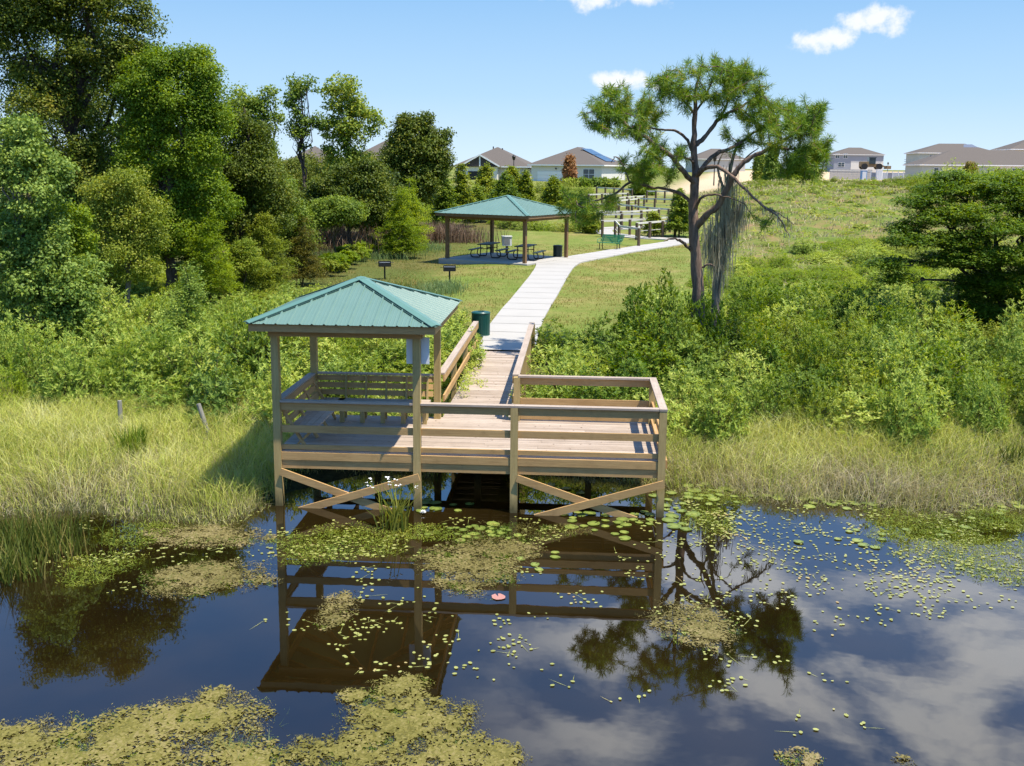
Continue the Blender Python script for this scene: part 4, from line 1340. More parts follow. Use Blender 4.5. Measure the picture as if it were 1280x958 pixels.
# ------------------------------------------------------------------ big trees on the left
R_ = np.random.default_rng
Y = 21.0
tree('oak_tree', 'tallest dark oak at the left edge, its crown cut by the top of the picture', 'tree', gz(at(95, 330, Y)),
     px_blobs(Y, [(55, 60, 85, 85), (125, 45, 60, 65), (150, 130, 55, 70), (70, 170, 75, 90), (15, 30, 60, 70), (120, 235, 50, 70), (40, -30, 80, 70), (110, -30, 50, 50), (30, 250, 50, 80), (165, 85, 35, 50), (180, 50, 26, 45), (165, 10, 20, 30), (90, 290, 55, 60, 1), (60, 335, 65, 45), (125, 325, 50, 40)]),
     M['leaf_oak'], M['bark'], 950, 56, .135, .075, .34, R_(1), clump_r=.52, limbs=34)
Y = 20.0
tree('broadleaf_tree', 'dense yellow-green tree right of the tallest oak, reaching above the slender trees', 'tree', gz(at(205, 330, Y)),
     px_blobs(Y, [(215, 115, 48, 48), (250, 95, 28, 34), (262, 150, 26, 42), (195, 92, 32, 38), (268, 118, 22, 32), (190, 150, 30, 40), (225, 175, 48, 50), (185, 175, 35, 60), (200, 240, 50, 50), (250, 215, 34, 38), (180, 110, 30, 40), (232, 75, 18, 16), (270, 250, 25, 30), (215, 285, 50, 40), (200, 300, 40, 34)]),
     M['leaf_lime'], M['bark'], 620, 58, .12, .065, .26, R_(2), clump_r=.46, limbs=24)
Y = 24.0
tree('broadleaf_tree', 'dark green tree filling the wood below and right of the yellow-green tree', 'tree', gz(at(305, 330, Y)),
     px_blobs(Y, [(295, 215, 38, 50), (335, 235, 30, 45), (270, 240, 40, 50), (315, 180, 26, 40), (350, 265, 22, 30), (300, 275, 45, 35), (290, 150, 18, 30)]),
     M['leaf_oak'], M['bark'], 330, 56, .13, .07, .2, R_(3), clump_r=.45, limbs=16)
tree('broadleaf_tree', 'mid green leaning tree draped with creeper at the edge of the wood', 'tree', gz(at(345, 325, 26)),
     px_blobs(26, [(345, 245, 28, 35), (330, 200, 20, 28), (362, 270, 18, 28), (335, 290, 30, 25)]),
     M['leaf_dark'], M['bark'], 170, 56, .12, .07, .16, R_(4), clump_r=.42)
tree('broadleaf_tree', 'slender dark tree with a bent bare stem, first of the thin trees against the sky', 'tree', gz(at(352, 318, 44)),
     px_blobs(44, [(300, 128, 16, 22), (322, 140, 16, 22), (340, 120, 9, 14), (345, 150, 9, 14), (305, 160, 22, 22)]),
     M['leaf_dark'], M['bark'], 52, 40, .20, .12, .17, R_(5), clump_r=.55, limbs=12, trunk_top=at(338, 135, 44), extra_trunks=[(at(352, 225, 44), at(310, 135, 44), .12)])
tree('broadleaf_tree', 'slim open tree with a forked bare trunk, second of the thin trees against the sky', 'tree', gz(at(382, 318, 46)),
     px_blobs(46, [(366, 112, 14, 14), (384, 108, 13, 12), (368, 135, 13, 12), (392, 150, 10, 10), (376, 160, 14, 16), (398, 152, 6, 9), (384, 185, 9, 12)]),
     M['leaf_dark'], M['bark'], 36, 38, .20, .12, .15, R_(6), clump_r=.5, limbs=12, trunk_top=at(376, 110, 46), extra_trunks=[(at(380, 190, 46), at(362, 120, 46), .1)])
tree('broadleaf_tree', 'tall open blue-green tree with a rounded crown, third of the thin trees against the sky', 'tree', gz(at(432, 315, 47)),
     px_blobs(47, [(428, 108, 20, 18), (430, 135, 22, 22), (455, 140, 20, 18), (420, 165, 18, 22), (445, 170, 24, 24), (470, 155, 12, 14), (432, 200, 26, 20)]),
     M['leaf_dark'], M['bark'], 88, 40, .21, .125, .19, R_(7), clump_r=.55, limbs=20)
tree('oak_tree', 'round dark oak at the right end of the wood, left of the porch house', 'tree', gz(at(518, 300, 52)),
     px_blobs(52, [(520, 172, 28, 28), (500, 190, 22, 28), (540, 185, 20, 28), (515, 210, 34, 34), (548, 205, 14, 22), (520, 238, 30, 22), (505, 155, 10, 8)]),
     M['leaf_oak'], M['bark'], 330, 50, .2, .12, .25, R_(8), clump_r=.6, limbs=18)
tree('broadleaf_tree', 'olive leafy tree in the wood below the slender trees', 'tree', gz(at(440, 300, 40)),
     px_blobs(40, [(425, 232, 36, 24), (460, 225, 26, 26), (400, 245, 24, 22), (440, 262, 42, 26), (385, 262, 18, 26), (470, 255, 22, 26)]),
     M['leaf_oak'], M['bark'], 330, 50, .17, .1, .18, R_(9), clump_r=.5)
tree('broadleaf_tree', 'shady green tree at the back of the wood, its crown below the solar roof skyline', 'tree', gz(at(470, 290, 46)),
     px_blobs(46, [(478, 250, 30, 36), (495, 270, 24, 26), (455, 270, 24, 26)]), M['leaf_oak'], M['bark'], 180, 50, .19, .11, .18, R_(10), clump_r=.55)
for q, (px, Yc, lst) in enumerate(((110, 31, [(100, 150, 90, 70), (60, 230, 80, 70), (140, 240, 70, 70), (100, 300, 90, 40)]), (230, 33, [(200, 200, 60, 70), (255, 215, 45, 50), (220, 285, 70, 45)]), (455, 54, [(375, 222, 26, 30), (458, 212, 26, 24), (420, 222, 30, 26)]))):
    tree('broadleaf_tree', ['dark tree behind the tallest oak, closing the gaps of its crown', 'dark tree behind the yellow-green tree, closing the gaps of its crown', 'dark tree hiding the house roofs behind the slender trees'][q], 'tree', gz(at(px, 330, Yc)), px_blobs(Yc, lst), M['leaf_oak'], M['bark'], 330, 46, .17, .10, .2, R_(120+q), clump_r=.65)
for q, (px, Yc, lst, leaf) in enumerate(((250, 29, [(250, 255, 45, 55), (215, 280, 45, 45), (285, 280, 40, 40), (250, 270, 50, 30)], 'leaf_oak'), (330, 34, [(330, 270, 40, 40), (365, 285, 30, 34), (300, 285, 36, 34)], 'leaf_dark'), (400, 50, [(400, 235, 30, 36), (372, 245, 26, 40), (430, 250, 30, 34), (400, 275, 50, 26)], 'leaf_oak'))):
    tree('broadleaf_tree', ['deep green tree filling the shade between the yellow-green tree and the dark wood', 'mid green tree filling the wood under the leaning creeper tree', 'dark tree filling the wood behind the rounded olive bush'][q], 'tree', gz(at(px, 330, Yc)), px_blobs(Yc, lst), M[leaf], M['bark'], 260, 44, .15, .085, .17, R_(110+q), clump_r=.55)
tree('round_bush', 'rounded olive bush in front of the dark wood', 'bush', gz(at(420, 283, 35)),
     px_blobs(35, [(420, 262, 30, 18), (400, 268, 16, 14), (440, 266, 16, 14)]), M['leaf_dark'], M['stem'], 150, 46, .15, .08, .07, R_(12), clump_r=.42)
# nearer trees at the left edge
tree('sweetgum_tree', 'near pale blue-green leafy tree at the left edge of the marsh', 'tree', gz(at(30, 455, 9.5)),
     px_blobs(9.5, [(15, 185, 45, 45), (40, 240, 50, 55), (15, 310, 60, 60), (60, 345, 55, 50), (40, 400, 70, 55), (95, 390, 35, 40), (10, 440, 50, 40), (60, 290, 35, 40)]),
     M['leaf_blue'], M['bark_grey'], 480, 46, .115, .075, .13, R_(13), clump_r=.33, limbs=26)
tree('broadleaf_tree', 'yellowish leafy sapling among the pale blue-green tree at the left edge', 'tree', gz(at(92, 450, 11)),
     px_blobs(11, [(85, 275, 24, 26), (95, 320, 26, 32), (75, 360, 30, 30), (100, 370, 20, 26)]), M['leaf_lime'], M['bark_grey'], 120, 44, .11, .055, .06, R_(14), clump_r=.3)
tree('moss_hung_tree', 'grey-green moss-hung tree in front of the dark wood on the left', 'tree', gz(at(160, 385, 16)),
     px_blobs(16, [(150, 240, 34, 34), (175, 275, 36, 40), (135, 290, 30, 44), (160, 325, 42, 34), (125, 250, 24, 34)]), M['leaf_olive'], M['bark_grey'], 300, 46, .10, .05, .12, R_(15), clump_r=.36, droop=.6)
# cypress and saplings
def conic(Y, px, py0, py1, w, dY=0):
    n = 7; out = []
    for q in np.linspace(0, 1, n):
        out.append((px, py0 + (py1-py0)*(.08+.88*q), w*(.22 + .78*q**.8), abs(py1-py0)/n*.75, dY))
    return px_blobs(Y, out, 1.0)
CYP = 'feathery saplings around the meadow'
tree('bald_cypress', 'bright green feathery cypress left of the picnic pavilion', 'tree', gz(at(503, 318, 39)), conic(39, 501, 236, 312, 27), M['leaf_lime'], M['bark_grey'], 420, 30, .11, .035, .09, R_(16), CYP, .34, style='feather')
tree('bald_cypress', 'taller pale cypress crown behind the bright green cypress', 'tree', gz(at(515, 310, 44)), conic(44, 512, 224, 300, 22), M['leaf_lime'], M['bark_grey'], 300, 30, .12, .04, .09, R_(17), CYP, .36, style='feather')
for (px, py0, py1, w, Yc, leaf, lab, sd) in (
    (262, 262, 360, 36, 19, 'leaf_lime', 'yellow-green feathery sapling below the yellow-green tree', 21),
    (330, 268, 352, 40, 23, 'leaf_olive', 'olive feathery sapling in the middle of the left meadow', 22),
    (378, 268, 348, 28, 26, 'leaf_rust', 'rusty orange tinged feathery sapling beside the dry brush', 23),
    (350, 240, 275, 20, 32, 'leaf_dark', 'dark green conical sapling against the wood', 24),
    (233, 330, 450, 36, 9.5, 'leaf_blue', 'pale bluish leafy sapling standing in the left thicket', 25),
    (305, 300, 330, 25, 21, 'leaf_dark', 'small dark green sapling between the feathery saplings', 26)):
    tree('sapling', lab, 'sapling', gz(at(px, py1, Yc)), conic(Yc, px, py0, py1, w), M[leaf], M['stem'], 240, 30, .10, .036, .05, R_(sd), CYP, .33, style='feather')
# around the houses and the slope
for (px, py0, py1, w, Yc, leaf, lab, sd) in (
    (578, 206, 272, 17, 62, 'leaf_olive', 'golden-olive young cypress nearest the round dark oak, below the porch house', 31),
    (556, 212, 278, 18, 57, 'leaf_dark', 'dark bushy young tree between the round dark oak and the golden-olive cypress', 30),
    (597, 232, 268, 18, 66, 'leaf_dark', 'low dark young tree behind the left slope of the pavilion roof', 32),
    (608, 206, 246, 14, 84, 'leaf_olive', 'olive young cypress in front of the dark gabled porch', 33),
    (631, 220, 256, 18, 72, 'leaf_dark', 'dark green young tree directly behind the pavilion roof peak', 34),
    (640, 208, 244, 15, 88, 'leaf_olive', 'olive young tree under the street lamp between the two houses', 35),
    (656, 215, 250, 11, 86, 'leaf_olive', 'small golden young tree in front of the white garage door', 36),
    (692, 221, 262, 16, 74, 'leaf_olive', 'rounded golden-green young cypress right of the pavilion roof', 37),
    (712, 196, 232, 5.5, 120, 'leaf_orange', 'dying orange-brown tree against the wall of the solar roof house', 38),
    (850, 238, 284, 15, 56, 'leaf_dark', 'dark cypress just left of the tall pine trunk', 39),
    (737, 262, 290, 11, 58, 'leaf_olive', 'small pale sapling at the left end of the ramp fences', 40),
    (818, 266, 288, 10, 56, 'leaf_olive', 'thin pale sapling growing between the ramp fences', 41),
    (803, 205, 246, 13, 100, 'leaf_dark', 'dark tree behind the top ramp fences by the house corner', 42),
    (965, 186, 228, 8, 98, 'leaf_dark', 'young pine on the hill crest, seen under the right limb of the tall pine', 43),
    (951, 192, 226, 7, 104, 'leaf_dark', 'thinner young pine on the hill crest beside its taller neighbour', 44),
    (1000, 190, 226, 20, 100, 'leaf_dark', 'bushy green tree on the hill crest below the right end of the pine crown', 45),
    (1213, 206, 228, 6, 96, 'leaf_rust', 'rusty tree in front of the sage wall of the long house', 46),
    (1250, 214, 228, 5, 97, 'leaf_rust', 'smaller rusty tree near the right end of the long house', 47)):
    k_ = pxm(Yc)
    tree('young_tree', lab, 'tree', gz(at(px, py1, Yc)), conic(Yc, px, py0, py1, w), M[leaf], M['bark'], 170, 26, 3.2/k_, 1.7/k_, 1.4/k_, R_(sd), 'young trees towards the houses', 6.5/k_, style='feather' if w > 9 else 'cloud')
# clipped shrubs under the house window
for q, (px, w_) in enumerate(((719, 10), (731, 9), (741, 12), (754, 11), (765, 9))):
    tree('hedge_shrub', ['low clipped shrub under the house wall, nearest the orange tree', 'small rounded shrub below the two-pane house window', 'rounded shrub right of the two-pane house window', 'bushy shrub by the corner of the solar roof house', 'last shrub at the side wall of the solar roof house'][q], 'shrub', gz(at(px, 240, 116)), px_blobs(116, [(px, 234, w_, 9)]), M['leaf_dark'], M['stem'], 40, 26, .32, .2, .05, R_(60+q), 'shrubs by the house wall', .6)

# low hedge along the edge of the lawn
hr = R_(70)
for q, s in enumerate(np.linspace(0, 1, 8)):
    p = on_ground(408 + 66*s, 346 - 34*s)
    k_ = pxm(p[1])
    c = np.array([p[0], p[1], p[2]+.48])
    labs = ['nearest shrub of the yellow-green hedge row, above the deck roof', 'shrub inside the yellow-green hedge row along the lawn edge', 'farthest shrub of the hedge row, beside the bright cypress']
    tree('hedge_shrub', labs[0 if q == 0 else 2 if q == 7 else 1], 'shrub', gz(p), [(c, (.85, .8, .5))], M['leaf_lime'] if q % 3 else M['leaf_olive'], M['stem'], 120, 26, .15, .06, .03, R_(71+q), 'hedge row along the lawn', .22, style='rosette')

# dry brush and pale soft grass at the edge of the wood
g = Geo(); rb = R_(80)
P0 = on_ground(408, 318); n = 2600
P = P0 + rb.normal(size=(n, 3))*np.array([1.5, 1.2, 0]); P[:, 2] = h(P[:, 0], P[:, 1])
blades(g, rb, P, rb.uniform(.7, 1.9, n), .5, .035)
o = build('dry_brush', g, M['leaf_dry'], None, P0); o.location = P0
tag(o, 'patch of dry reddish-brown brush at the foot of the wood', 'brush')
g = Geo(); P0 = on_ground(545, 303); n = 2200
P = P0 + rb.normal(size=(n, 3))*np.array([1.5, .6, 0]); P[:, 2] = h(P[:, 0], P[:, 1])
blades(g, rb, P, rb.uniform(.6, 1.5, n), .35, .04)
o = build('dry_brush', g, M['leaf_dry'], None, P0); o.location = P0
tag(o, 'dry reddish brush behind the left post of the picnic pavilion', 'brush')
for (px, py, sx, sy, n, hh, mt, lab) in ((440, 320, 1.5, 1.6, 5200, .55, 'grass_pale', 'soft pale grey-green grass mound left of the clipped hedge'), (545, 366, .55, .8, 1500, .42, 'grass_pale', 'tuft of taller green grass on the lawn behind the deck roof'), (505, 365, .9, .8, 1200, .35, 'grass_lawn', 'rougher green tussock on the lawn left of the two grills'), (520, 312, .9, .7, 1200, .5, 'grass_pale', 'pale grass tussock at the foot of the bright cypress')):
    P0 = on_ground(px, py); g = Geo()
    P = P0 + rb.normal(size=(n, 3))*np.array([sx, sy, 0]); P[:, 2] = h(P[:, 0], P[:, 1]) - .02
    blades(g, rb, P, hh*rb.uniform(.5, 1.3, n), .5, .025)
    o = build('grass_tussock', g, M[mt], None, P0); o.location = P0
    tag(o, lab, 'grass tussock')

# ------------------------------------------------------------------ the tall pine
PYN = 11.5
kp = pxm(PYN)
rp = R_(5)
def z3(x, y, dY=0.0):
    return at(700 + x/2.736, 50 + y/2.736, PYN + dY)
pb_ = at(868, 441, PYN); pb_[2] = h(pb_[0], pb_[1])
pine = empty('pine_tree', tuple(pb_), 0, 'tall open pine with spreading crooked limbs right of the path', 'tree')
LIMBS = [  # points (x, y, depth) and radii
    ([(475, 1080, 0), (470, 800, 0), (460, 690, 0), (458, 560, 0), (464, 460, .05), (458, 370, .1), (463, 250, .1), (468, 150, .1), (485, 85, .1)], .20, .02),
    ([(461, 490, 0), (420, 450, -.3), (380, 400, -.6), (330, 362, -.8), (280, 325, -.9), (230, 292, -1.0), (200, 262, -1.0), (140, 240, -1.1), (85, 255, -1.2)], .085, .015),
    ([(459, 385, .1), (420, 325, .5), (370, 308, .8), (325, 305, 1.0), (270, 285, 1.2)], .05, .015),
    ([(459, 362, .1), (500, 325, .2), (545, 270, .4), (600, 240, .6), (660, 205, .8), (700, 180, .9)], .075, .015),
    ([(545, 268, .4), (572, 215, .1), (580, 150, -.2), (610, 100, -.3)], .04, .012),
    ([(462, 255, .1), (425, 205, -.3), (395, 150, -.5), (350, 130, -.6)], .04, .012),
    ([(462, 255, .1), (500, 190, .5), (530, 110, .6), (545, 65, .6)], .035, .012),
    ([(466, 640, 0), (500, 600, -.3), (545, 560, -.5), (590, 470, -.8), (640, 410, -.9), (720, 370, -1.1), (790, 328, -1.2), (850, 290, -1.3), (890, 250, -1.3)], .11, .015),
    ([(462, 470, 0), (520, 400, .5), (585, 370, .8), (650, 330, 1.1), (700, 290, 1.3), (760, 250, 1.4)], .075, .014),
    ([(720, 370, -1.1), (770, 372, -.9), (830, 375, -.8), (880, 350, -.7)], .04, .012),
    ([(464, 462, 0), (510, 435, -.5), (560, 445, -.9), (620, 500, -1.2), (690, 565, -1.4), (750, 610, -1.5), (785, 675, -1.5)], .07, .012),
    ([(700, 572, -1.4), (740, 590, -1.2), (800, 632, -1.1)], .03, .01),
    ([(462, 585, 0), (480, 545, -.4), (520, 528, -.6), (575, 540, -.8), (630, 560, -.9)], .05, .012),
    ([(458, 570, 0), (420, 530, .3), (360, 510, .4), (300, 500, .5), (260, 460, .6), (230, 440, .6)], .06, .012),
    ([(300, 500, .5), (240, 490, .2), (185, 525, -.2), (130, 548, -.5), (60, 565, -.7), (15, 600, -.9)], .045, .012),
    ([(240, 490, .2), (215, 430, .5), (190, 400, .6), (175, 420, .7)], .03, .01),
    ([(448, 720, 0), (415, 688, -.4), (380, 680, -.6), (355, 690, -.7)], .055, .012),
    ([(475, 780, 0), (510, 770, -.2), (530, 775, -.3)], .04, .012),
    ([(330, 362, -.8), (310, 410, -.5), (280, 440, -.3)], .035, .012),
    ([(200, 262, -1.0), (205, 210, -.8), (190, 165, -.7)], .03, .01),
    ([(460, 420, 0), (420, 400, -.8), (390, 400, -1.2)], .03, .01),
]
g = Geo(); nodes = []
for pts, r0, r1 in LIMBS:
    w3 = spline([z3(*p) for p in pts], 5)
    w3[1:-1] += rp.normal(size=(len(w3)-2, 3))*.012
    g.tube(w3, np.linspace(r0, r1, len(w3))*(1 + .06*rp.normal(size=len(w3))), 9)
    nodes.append(w3)
skel = np.concatenate(nodes)
# where the needle tufts sit
TB = [(110, 255, 45, 40), (150, 225, 55, 45), (190, 175, 40, 35), (215, 210, 50, 45), (240, 310, 60, 40), (170, 290, 40, 30), (290, 255, 50, 40), (300, 310, 55, 35), (335, 225, 40, 40), (340, 150, 40, 30), (390, 135, 45, 38), (440, 105, 35, 30), (360, 190, 35, 30),
      (545, 72, 38, 26), (610, 92, 45, 30), (580, 150, 40, 35), (500, 130, 35, 40), (520, 190, 35, 30), (650, 125, 45, 35), (690, 165, 40, 35), (660, 200, 45, 35), (470, 170, 30, 30), (430, 220, 25, 25),
      (720, 230, 50, 40), (770, 225, 40, 30), (740, 280, 50, 40), (810, 255, 45, 35), (865, 225, 40, 30), (885, 265, 40, 45), (840, 310, 45, 40), (890, 330, 35, 50), (860, 380, 45, 50), (800, 380, 50, 40), (830, 430, 40, 40), (880, 420, 30, 40), (740, 350, 45, 35), (680, 330, 40, 35), (660, 270, 35, 30), (780, 420, 30, 30),
      (330, 390, 50, 40), (290, 420, 55, 40), (235, 430, 45, 40), (350, 440, 45, 40), (300, 460, 50, 30), (260, 475, 40, 25), (400, 395, 30, 25), (370, 470, 30, 25),
      (80, 560, 50, 35), (30, 575, 35, 40), (110, 590, 40, 30), (150, 560, 35, 25), (60, 610, 40, 25), (190, 540, 25, 20), (20, 540, 20, 30),
      (600, 130, 60, 45), (640, 225, 50, 45), (700, 265, 55, 45), (765, 300, 55, 45), (825, 300, 45, 45), (220, 255, 60, 50), (275, 215, 50, 45), (310, 350, 50, 35), (150, 270, 50, 35), (420, 160, 40, 40), (580, 110, 50, 35), (560, 190, 40, 35), (610, 180, 45, 35), (850, 260, 45, 40), (500, 90, 40, 35), (380, 170, 45, 40), (790, 250, 50, 40),
      (870, 400, 50, 50), (820, 425, 50, 40), (900, 365, 30, 45), (780, 445, 40, 30), (850, 460, 40, 30),
      (690, 620, 28, 28), (400, 380, 20, 18), (570, 320, 22, 18), (620, 330, 30, 25), (610, 370, 25, 20), (560, 250, 22, 18)]
tips = []
for (x, y, rx, ry) in TB:
    n = max(4, int(rx*ry/165))
    c = z3(x, y); d0 = np.linalg.norm(skel - c, axis=1)
    base_dy = skel[np.argmin(np.hypot(skel[:, 0]-c[0], skel[:, 2]-c[2]))][1] - PYN
    for _ in range(n):
        u = rp.normal(size=2); u = u/np.linalg.norm(u)*math.sqrt(rp.random())
        tips.append(z3(x + u[0]*rx, y + u[1]*ry, base_dy + rp.normal()*.55))
tips = np.array(tips)
# twigs join each tuft to the nearest limb (a chain through nearer tufts first)
order = np.argsort([np.min(np.linalg.norm(skel - t_, axis=1)) for t_ in tips])
pool = skel.copy(); dirs = np.zeros_like(tips)
for i in order:
    d_ = np.linalg.norm(pool - tips[i], axis=1) + .25*(np.arange(len(pool)) >= len(skel))*0
    q = pool[np.argmin(d_)]
    pts, rr = limb(rp, q, tips[i], .016, .008, -.08, 5, .04)
    g.tube(pts, rr, 5, caps=False)
    dirs[i] = tips[i] - q
    pool = np.concatenate([pool, pts[2:]])
build('trunk', g, M['bark_pine'], pine, pb_)
g = Geo()
nl = 96
T = np.repeat(tips, nl, 0)
ax = unit(unit(dirs) + np.array([0, 0, .35]))
D = unit(np.repeat(ax, nl, 0)*rp.uniform(-.1, 1.0, (len(T), 1)) + unit(rp.normal(size=T.shape))*.85)
D[:, 2] -= .1
leaf_quads(g, T - np.repeat(ax, nl, 0)*rp.uniform(-.06, .34, (len(T), 1)) + rp.normal(size=T.shape)*.018, D, rp.normal(size=T.shape), rp.uniform(.14, .27, len(T)), .0145)
build('needles', g, M['needle'], pine, pb_)
# moss hanging on the drooping limb
g = Geo()
mp = np.concatenate([nodes[10][14:], nodes[11]])
n = 150
P = mp[rp.integers(len(mp), size=n)] + rp.normal(size=(n, 3))*.05
blades(g, rp, P, -rp.uniform(.08, .28, n), .35, .016)
build('hanging_moss', g, M['moss'], pine, pb_)

# moss-draped dead tree beside it
def zs(x, y, dY=0): return at(700 + x/2.736, 50 + y/2.736, 13.0 + dY)
sb = at(890, 436, 13.0); sb[2] = h(sb[0], sb[1])
snag = empty('moss_draped_tree', tuple(sb), 0, 'dead tree draped in hanging grey moss close behind the tall pine trunk', 'tree')
g = Geo(); sn = []
for pts, r0, r1 in (([(530, 1060, 0), (535, 850, 0), (555, 700, 0), (565, 560, 0), (585, 430, 0), (612, 340, 0)], .15, .03), ([(560, 640, 0), (600, 590, .2), (620, 560, .3)], .05, .015), ([(545, 760, 0), (520, 690, -.2), (515, 640, -.2)], .05, .015), ([(570, 540, 0), (540, 440, .2), (560, 380, .3)], .05, .015), ([(580, 470, 0), (640, 400, .2), (680, 370, .3)], .04, .012)):
    w3 = spline([zs(*p) for p in pts], 5); g.tube(w3, np.linspace(r0, r1, len(w3)), 8); sn.append(w3)
build('trunk', g, M['bark_grey'], snag, sb)
g = Geo(); sk = np.concatenate([sn[0][7:-6], sn[0][9:-7], sn[1], sn[2]])
n = 1500
P = sk[rp.integers(len(sk), size=n)]; P = P + rp.normal(size=(n, 3))*np.array([.14, .14, .18])
hh = -rp.uniform(.25, 1.0, n); hh = np.maximum(hh, sb[2] + .3 - P[:, 2])
blades(g, rp, P, hh, .12, .022)
build('hanging_moss', g, M['moss'], snag, sb)

# ------------------------------------------------------------------ spreading tree on the right
Yv = 16.0
rv = R_(90)
vb = at(1262, 420, Yv); vb[2] = h(vb[0], vb[1])
vt = empty('spreading_tree', tuple(vb), 0, 'large dark spreading tree with flat layers of leaves at the right edge', 'tree')
layers = [(1110, 330, 30, 9, -1), (1122, 348, 22, 7, -1.2), (1140, 300, 34, 10, -.8), (1170, 272, 45, 12, 0), (1130, 285, 25, 8, 0), (1150, 252, 35, 10, .5), (1195, 240, 50, 14, 1), (1240, 232, 50, 14, 1), (1270, 250, 45, 14, .3), (1215, 265, 45, 12, -.5), (1250, 285, 45, 12, -1.2), (1200, 300, 40, 12, -.8), (1180, 325, 38, 10, -.6), (1225, 320, 45, 14, -1.2), (1275, 320, 40, 14, -1.5), (1262, 350, 45, 16, -1), (1220, 355, 38, 16, -.6), (1205, 380, 32, 14, -.4), (1250, 390, 45, 20, -.6), (1290, 370, 40, 25, -.8), (1300, 270, 40, 30, 0), (1320, 320, 40, 50, 0), (1230, 405, 40, 12, -.4), (1190, 222, 30, 8, 1.5), (1275, 222, 40, 10, 1.5)]
g = Geo(); gl = Geo()
top = at(1235, 300, Yv)
tp, tr = limb(rv, vb - (0, 0, .3), at(1245, 330, Yv), .2, .11, 0, 7, .02); g.tube(tp, tr, 9)
t2, r2_ = limb(rv, vb + (.25, 0, -.2), at(1285, 330, Yv+.3), .16, .08, 0, 7, .02); g.tube(t2, r2_, 8)
for (px, py, rx, ry, dY) in layers:
    c = at(px, py, Yv + dY*.8); k_ = pxm(Yv)
    src = tp if px < 1260 else t2
    q = src[rv.integers(3, 7)]
    p_, rr_ = limb(rv, q, c + np.array([0, 0, -.06]), .075, .02, .10, 8, .03); g.tube(p_, rr_, 7)
    n = int(rx*ry*.24) + 30
    C = c + unit(rv.normal(size=(n, 3)))*(rv.random((n, 1))**.45)*np.array([rx/k_, rx/k_*.9, ry/k_])
    for e in C[:6]:
        p2, r3 = limb(rv, p_[5], e, .02, .006, .04, 5, .05); g.tube(p2, r3, 5, caps=False)
    cloud_leaves(gl, rv, C, .26, 34, .11, .045, 0, .3, .25, 1.0, .55)
build('trunk', g, M['bark'], vt, vb)
build('crown', gl, M['leaf_vine'], vt, vb)

# ------------------------------------------------------------------ shrubs of the two thickets
def shrub_proto(name, mats, seed, tips=430, L=.118, W=.040, rad=.9, hgt=1.25, fine=False):
    rg = R_(seed)
    g = Geo()
    u = unit(rg.normal(size=(tips, 3))*np.array([1, 1, .8])); u[:, 2] = abs(u[:, 2])*1.0
    lob = 1 + .22*np.sin(u[:, 0]*3.1 + seed) + .2*np.sin(u[:, 1]*3.7 + 2*seed)
    T = u*np.array([rad, rad, hgt])*(lob*(.45 + .55*rg.random(tips)**.45))[:, None]
    T[:, 2] = np.maximum(T[:, 2], .08)
    N = unit(u + np.array([0, 0, .55]) + rg.normal(size=u.shape)*.3)
    for q in range(0, tips, 7):
        p_, r_ = limb(rg, (rg.normal()*.08, rg.normal()*.08, -.1), T[q], .016, .004, .06, 5, .04)
        g.tube(p_, r_, 4, 1, caps=False)
    rosettes(g, rg, T, N, 9 if not fine else 12, L, W, 0)
    inner = T*rg.uniform(.5, .9, (tips, 1)); inner[:, 2] = np.maximum(inner[:, 2], .05)
    rosettes(g, rg, inner, N, 5, L, W, 0)
    o = build(name, g, mats)
    return o

protos = {
    'light': [shrub_proto('leafy_shrub', [M['leaf_shrub'], M['stem']], s) for s in (1, 2, 3)],
    'dark': [shrub_proto('dark_shrub', [M['leaf_dark'], M['stem']], s, 430, .115, .046) for s in (4, 5)],
    'deep': [shrub_proto('dense_shrub', [M['leaf_vine'], M['stem']], s, 430, .115, .046) for s in (14, 15)],
    'fine': [shrub_proto('feathery_shrub', [M['leaf_lime'], M['stem']], s, 420, .085, .02, .9, 1.0, True) for s in (6, 7)],
    'blue': [shrub_proto('bluish_shrub', [M['leaf_blue'], M['stem']], 8, 240, .12, .055)],
    'olive': [shrub_proto('olive_shrub', [M['leaf_olive'], M['stem']], 9, 300, .10, .035, .9, 1.05)],
}
used = {}
rs = R_(123)
def place_shrub(kind, x, y, s, sz, label, group):
    lst = protos[kind]; i = int(rs.integers(len(lst)))
    src = lst[i]
    if id(src) not in used:
        o = src; used[id(src)] = 1
    else:
        o = src.copy(); COL.objects.link(o)
    o.location = (x, y, float(h(x, y)) - .05)
    o.rotation_euler = (rs.normal()*.06, rs.normal()*.06, rs.uniform(0, 6.28))
    o.scale = (s*rs.uniform(.85, 1.15), s*rs.uniform(.85, 1.15), sz)
    tag(o, label, 'shrub', group)
    return o

placed = []
vn = VNoise(5)
def scatter(region, spacing, n_try, fn):
    x0, x1, y0, y1 = region
    for _ in range(n_try):
        x, y = rs.uniform(x0, x1), rs.uniform(y0, y1)
        sp = spacing(x, y)
        if sp is None: continue
        if any((x-a)**2 + (y-b)**2 < (sp*.5 + c*.5)**2 for a, b, c in placed): continue
        placed.append((x, y, sp)); fn(x, y)

